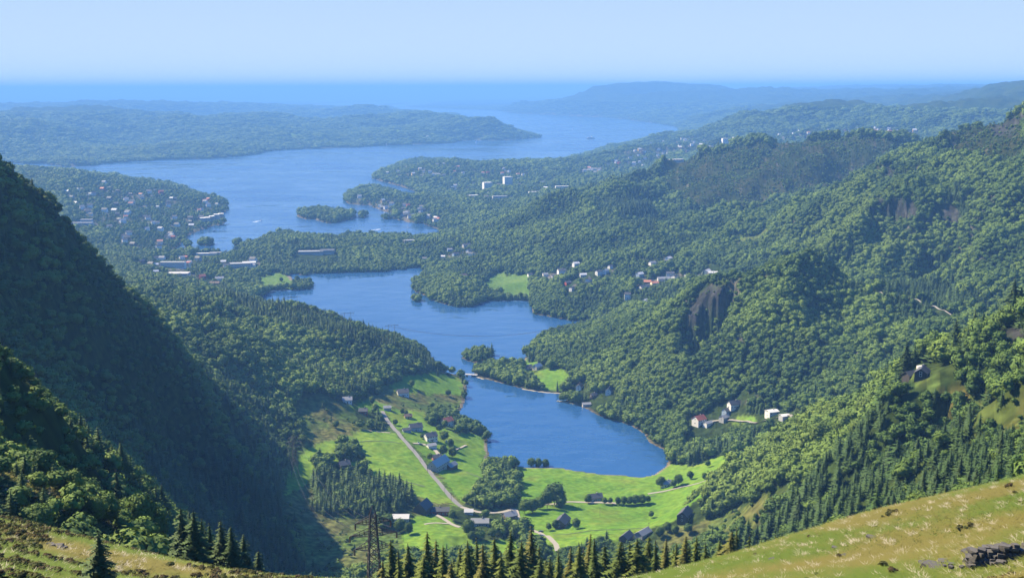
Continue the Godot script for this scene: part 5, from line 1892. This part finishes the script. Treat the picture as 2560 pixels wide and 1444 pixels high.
func ruin() -> void:
	var at := spot(2500, 1402, 30.0)
	var o := thing("stone_ruin", "tumbled drystone hut ruin with a dark hollow on the grassy slope", "ruin", at, -0.35)
	var kinds := []
	for k in 6:
		kinds.append(rock_mesh(40 + k))
	var g := RandomNumberGenerator.new()
	g.seed = 9
	for side in 4:
		var courses: int = [5, 4, 5, 3][side]
		for c in courses:
			var n := 9 if side % 2 == 0 else 6
			for k in n:
				if c >= 3 and g.randf() < 0.4:
					continue
				var t := (k + 0.5) / n - 0.5 + g.randf_range(-0.02, 0.02)
				var p := Vector3(t * 3.9, 0, 1.3 if side == 0 else -1.3)
				if side % 2 == 1:
					p = Vector3(1.9 if side == 1 else -1.9, 0, t * 2.6)
				p += Vector3(g.randf_range(-0.12, 0.12), 0.05 + c * 0.26, g.randf_range(-0.12, 0.12))
				p.y += ground(at.x + p.x, at.z + p.z) - at.y
				var s := part("stone", kinds[g.randi() % 6], M.stone, o, p)
				s.scale = Vector3(g.randf_range(0.38, 0.68), g.randf_range(0.2, 0.34), g.randf_range(0.38, 0.62))
				s.rotation = Vector3(g.randf_range(-0.15, 0.15), g.randf() * TAU, g.randf_range(-0.15, 0.15))
	for k in 34:
		var a := g.randf() * TAU
		var r := g.randf_range(1.6, 3.4)
		var p := Vector3(cos(a) * r * 1.2, 0, sin(a) * r * 0.8)
		var s := part("stone", kinds[g.randi() % 6], M.stone, o, Vector3(p.x, ground(at.x + p.x, at.z + p.z) - at.y + 0.05, p.z))
		var q := g.randf_range(0.2, 0.5)
		s.scale = Vector3(q, q * 0.6, q * 0.9)
		s.rotation.y = g.randf() * TAU
	var boulders := [[2330,1418,0.9], [2360,1408,0.7], [2310,1412,0.6], [2345,1425,0.8], [2420,1385,0.7], [1930,1400,0.5], [2110,1390,0.5], [2180,1345,0.6], [2090,1370,0.5], [140,1370,0.8], [150,1373,0.7], [120,1366,0.7]]
	for b in boulders:
		var m := part(numbered("boulder"), kinds[g.randi() % 6], M.stone, self)
		m.position = spot(b[0], b[1], 40.0)
		m.scale = Vector3(b[2] * 1.4, b[2] * 0.7, b[2])
		m.rotation.y = g.randf() * TAU
		tag(m, "low grey boulder lying in the grass of the near slope", "boulder", "boulders on the near slope")
	var big := part(numbered("boulder"), kinds[0], M.concrete, self)
	big.position = spot(2303, 922, 300.0)
	big.scale = Vector3(4, 3, 3)
	tag(big, "big pale boulder above the black mountain huts", "boulder")

func heath() -> void:
	# tufts of grass and heather on the near slope
	var g := RandomNumberGenerator.new()
	g.seed = 31
	var vs := PackedVector3Array()
	var ns := PackedVector3Array()
	for k in 22:
		var a := g.randf() * TAU
		var lean := Vector3(cos(a), 0, sin(a)) * g.randf_range(0.35, 1.0)
		var root := Vector3(g.randf_range(-0.3, 0.3), 0, g.randf_range(-0.3, 0.3))
		var side := Vector3(-sin(a), 0, cos(a)) * 0.05
		var up := Vector3(0, g.randf_range(0.25, 0.8), 0)
		var tip := root + lean + up
		var blade := [root - side, root + side, tip]
		if (root + side - (root - side)).cross(tip - (root - side)).y > 0.0:
			blade = [root + side, root - side, tip]
		for q in blade:
			vs.append(q)
			ns.append(Vector3(lean.x * 0.4, 1.0, lean.z * 0.4).normalized())
	var tuft := mesh_of(vs, ns)
	var bush := crown_mesh(700, 7, 14, 0.10, 0.5)
	var bufs: Array[PackedFloat32Array] = [PackedFloat32Array(), PackedFloat32Array()]
	var d := 62.0
	while d < 200.0:
		var s := 0.42 * d / 90.0
		var a := -0.47
		while a < 0.47:
			a += s / d
			var az := a + g.randf_range(-0.5, 0.5) * s / d
			var dd := d + g.randf_range(-0.5, 0.5) * s
			var x := sin(az) * dd
			var z := -cos(az) * dd
			var k := int(ring_of(dd) + 0.5) * NC + int(col_of(az) + 0.5)
			if SEEN[k] == 0:
				continue
			var y := ground(x, z)
			var m := n_fine.get_noise_2d(x * 1.6, z * 1.6) + 0.6 * n_mid.get_noise_2d(x * 4.0, z * 4.0)
			var left := smoothstep(0.0, -0.25, az)
			var heather := m > 0.95 - 0.83 * left - (0.5 if dd > 135.0 and az < -0.12 else 0.0)
			var turn := g.randf() * TAU
			if (heather and g.randf() < 0.3) or g.randf() < 0.002:
				var h := g.randf_range(0.35, 0.8)
				var col := Color(0.085, 0.062, 0.034).lerp(Color(0.06, 0.08, 0.024), g.randf())
				stand(bufs[1], x, y, z, h, h * 1.7, turn, col)
			elif g.randf() < 0.85:
				var h := g.randf_range(0.16, 0.42)
				var col := Color(0.115, 0.17, 0.028).lerp(Color(0.19, 0.175, 0.05), clampf(0.45 + 1.3 * n_fine.get_noise_2d(z * 0.7, x * 0.7) + g.randf_range(-0.3, 0.3), 0.0, 1.0))
				if g.randf() < 0.06:
					col = Color(0.40, 0.37, 0.28)
				stand(bufs[0], x, y, z, h, 0.75 + h, turn, col)
		d += s
	for k in 2:
		var mm := MultiMesh.new()
		mm.transform_format = MultiMesh.TRANSFORM_3D
		mm.use_colors = true
		mm.mesh = [tuft, bush][k]
		mm.instance_count = bufs[k].size() / 16
		mm.buffer = bufs[k]
		var o := MultiMeshInstance3D.new()
		o.name = ["grass", "heather"][k]
		o.multimesh = mm
		o.material_override = M.blade
		add_child(o)
		tag(o, ["yellow-green tufted grass on the near slope", "brown heather and low bushes on the near slope"][k], ["grass", "heather"][k], "", "stuff")
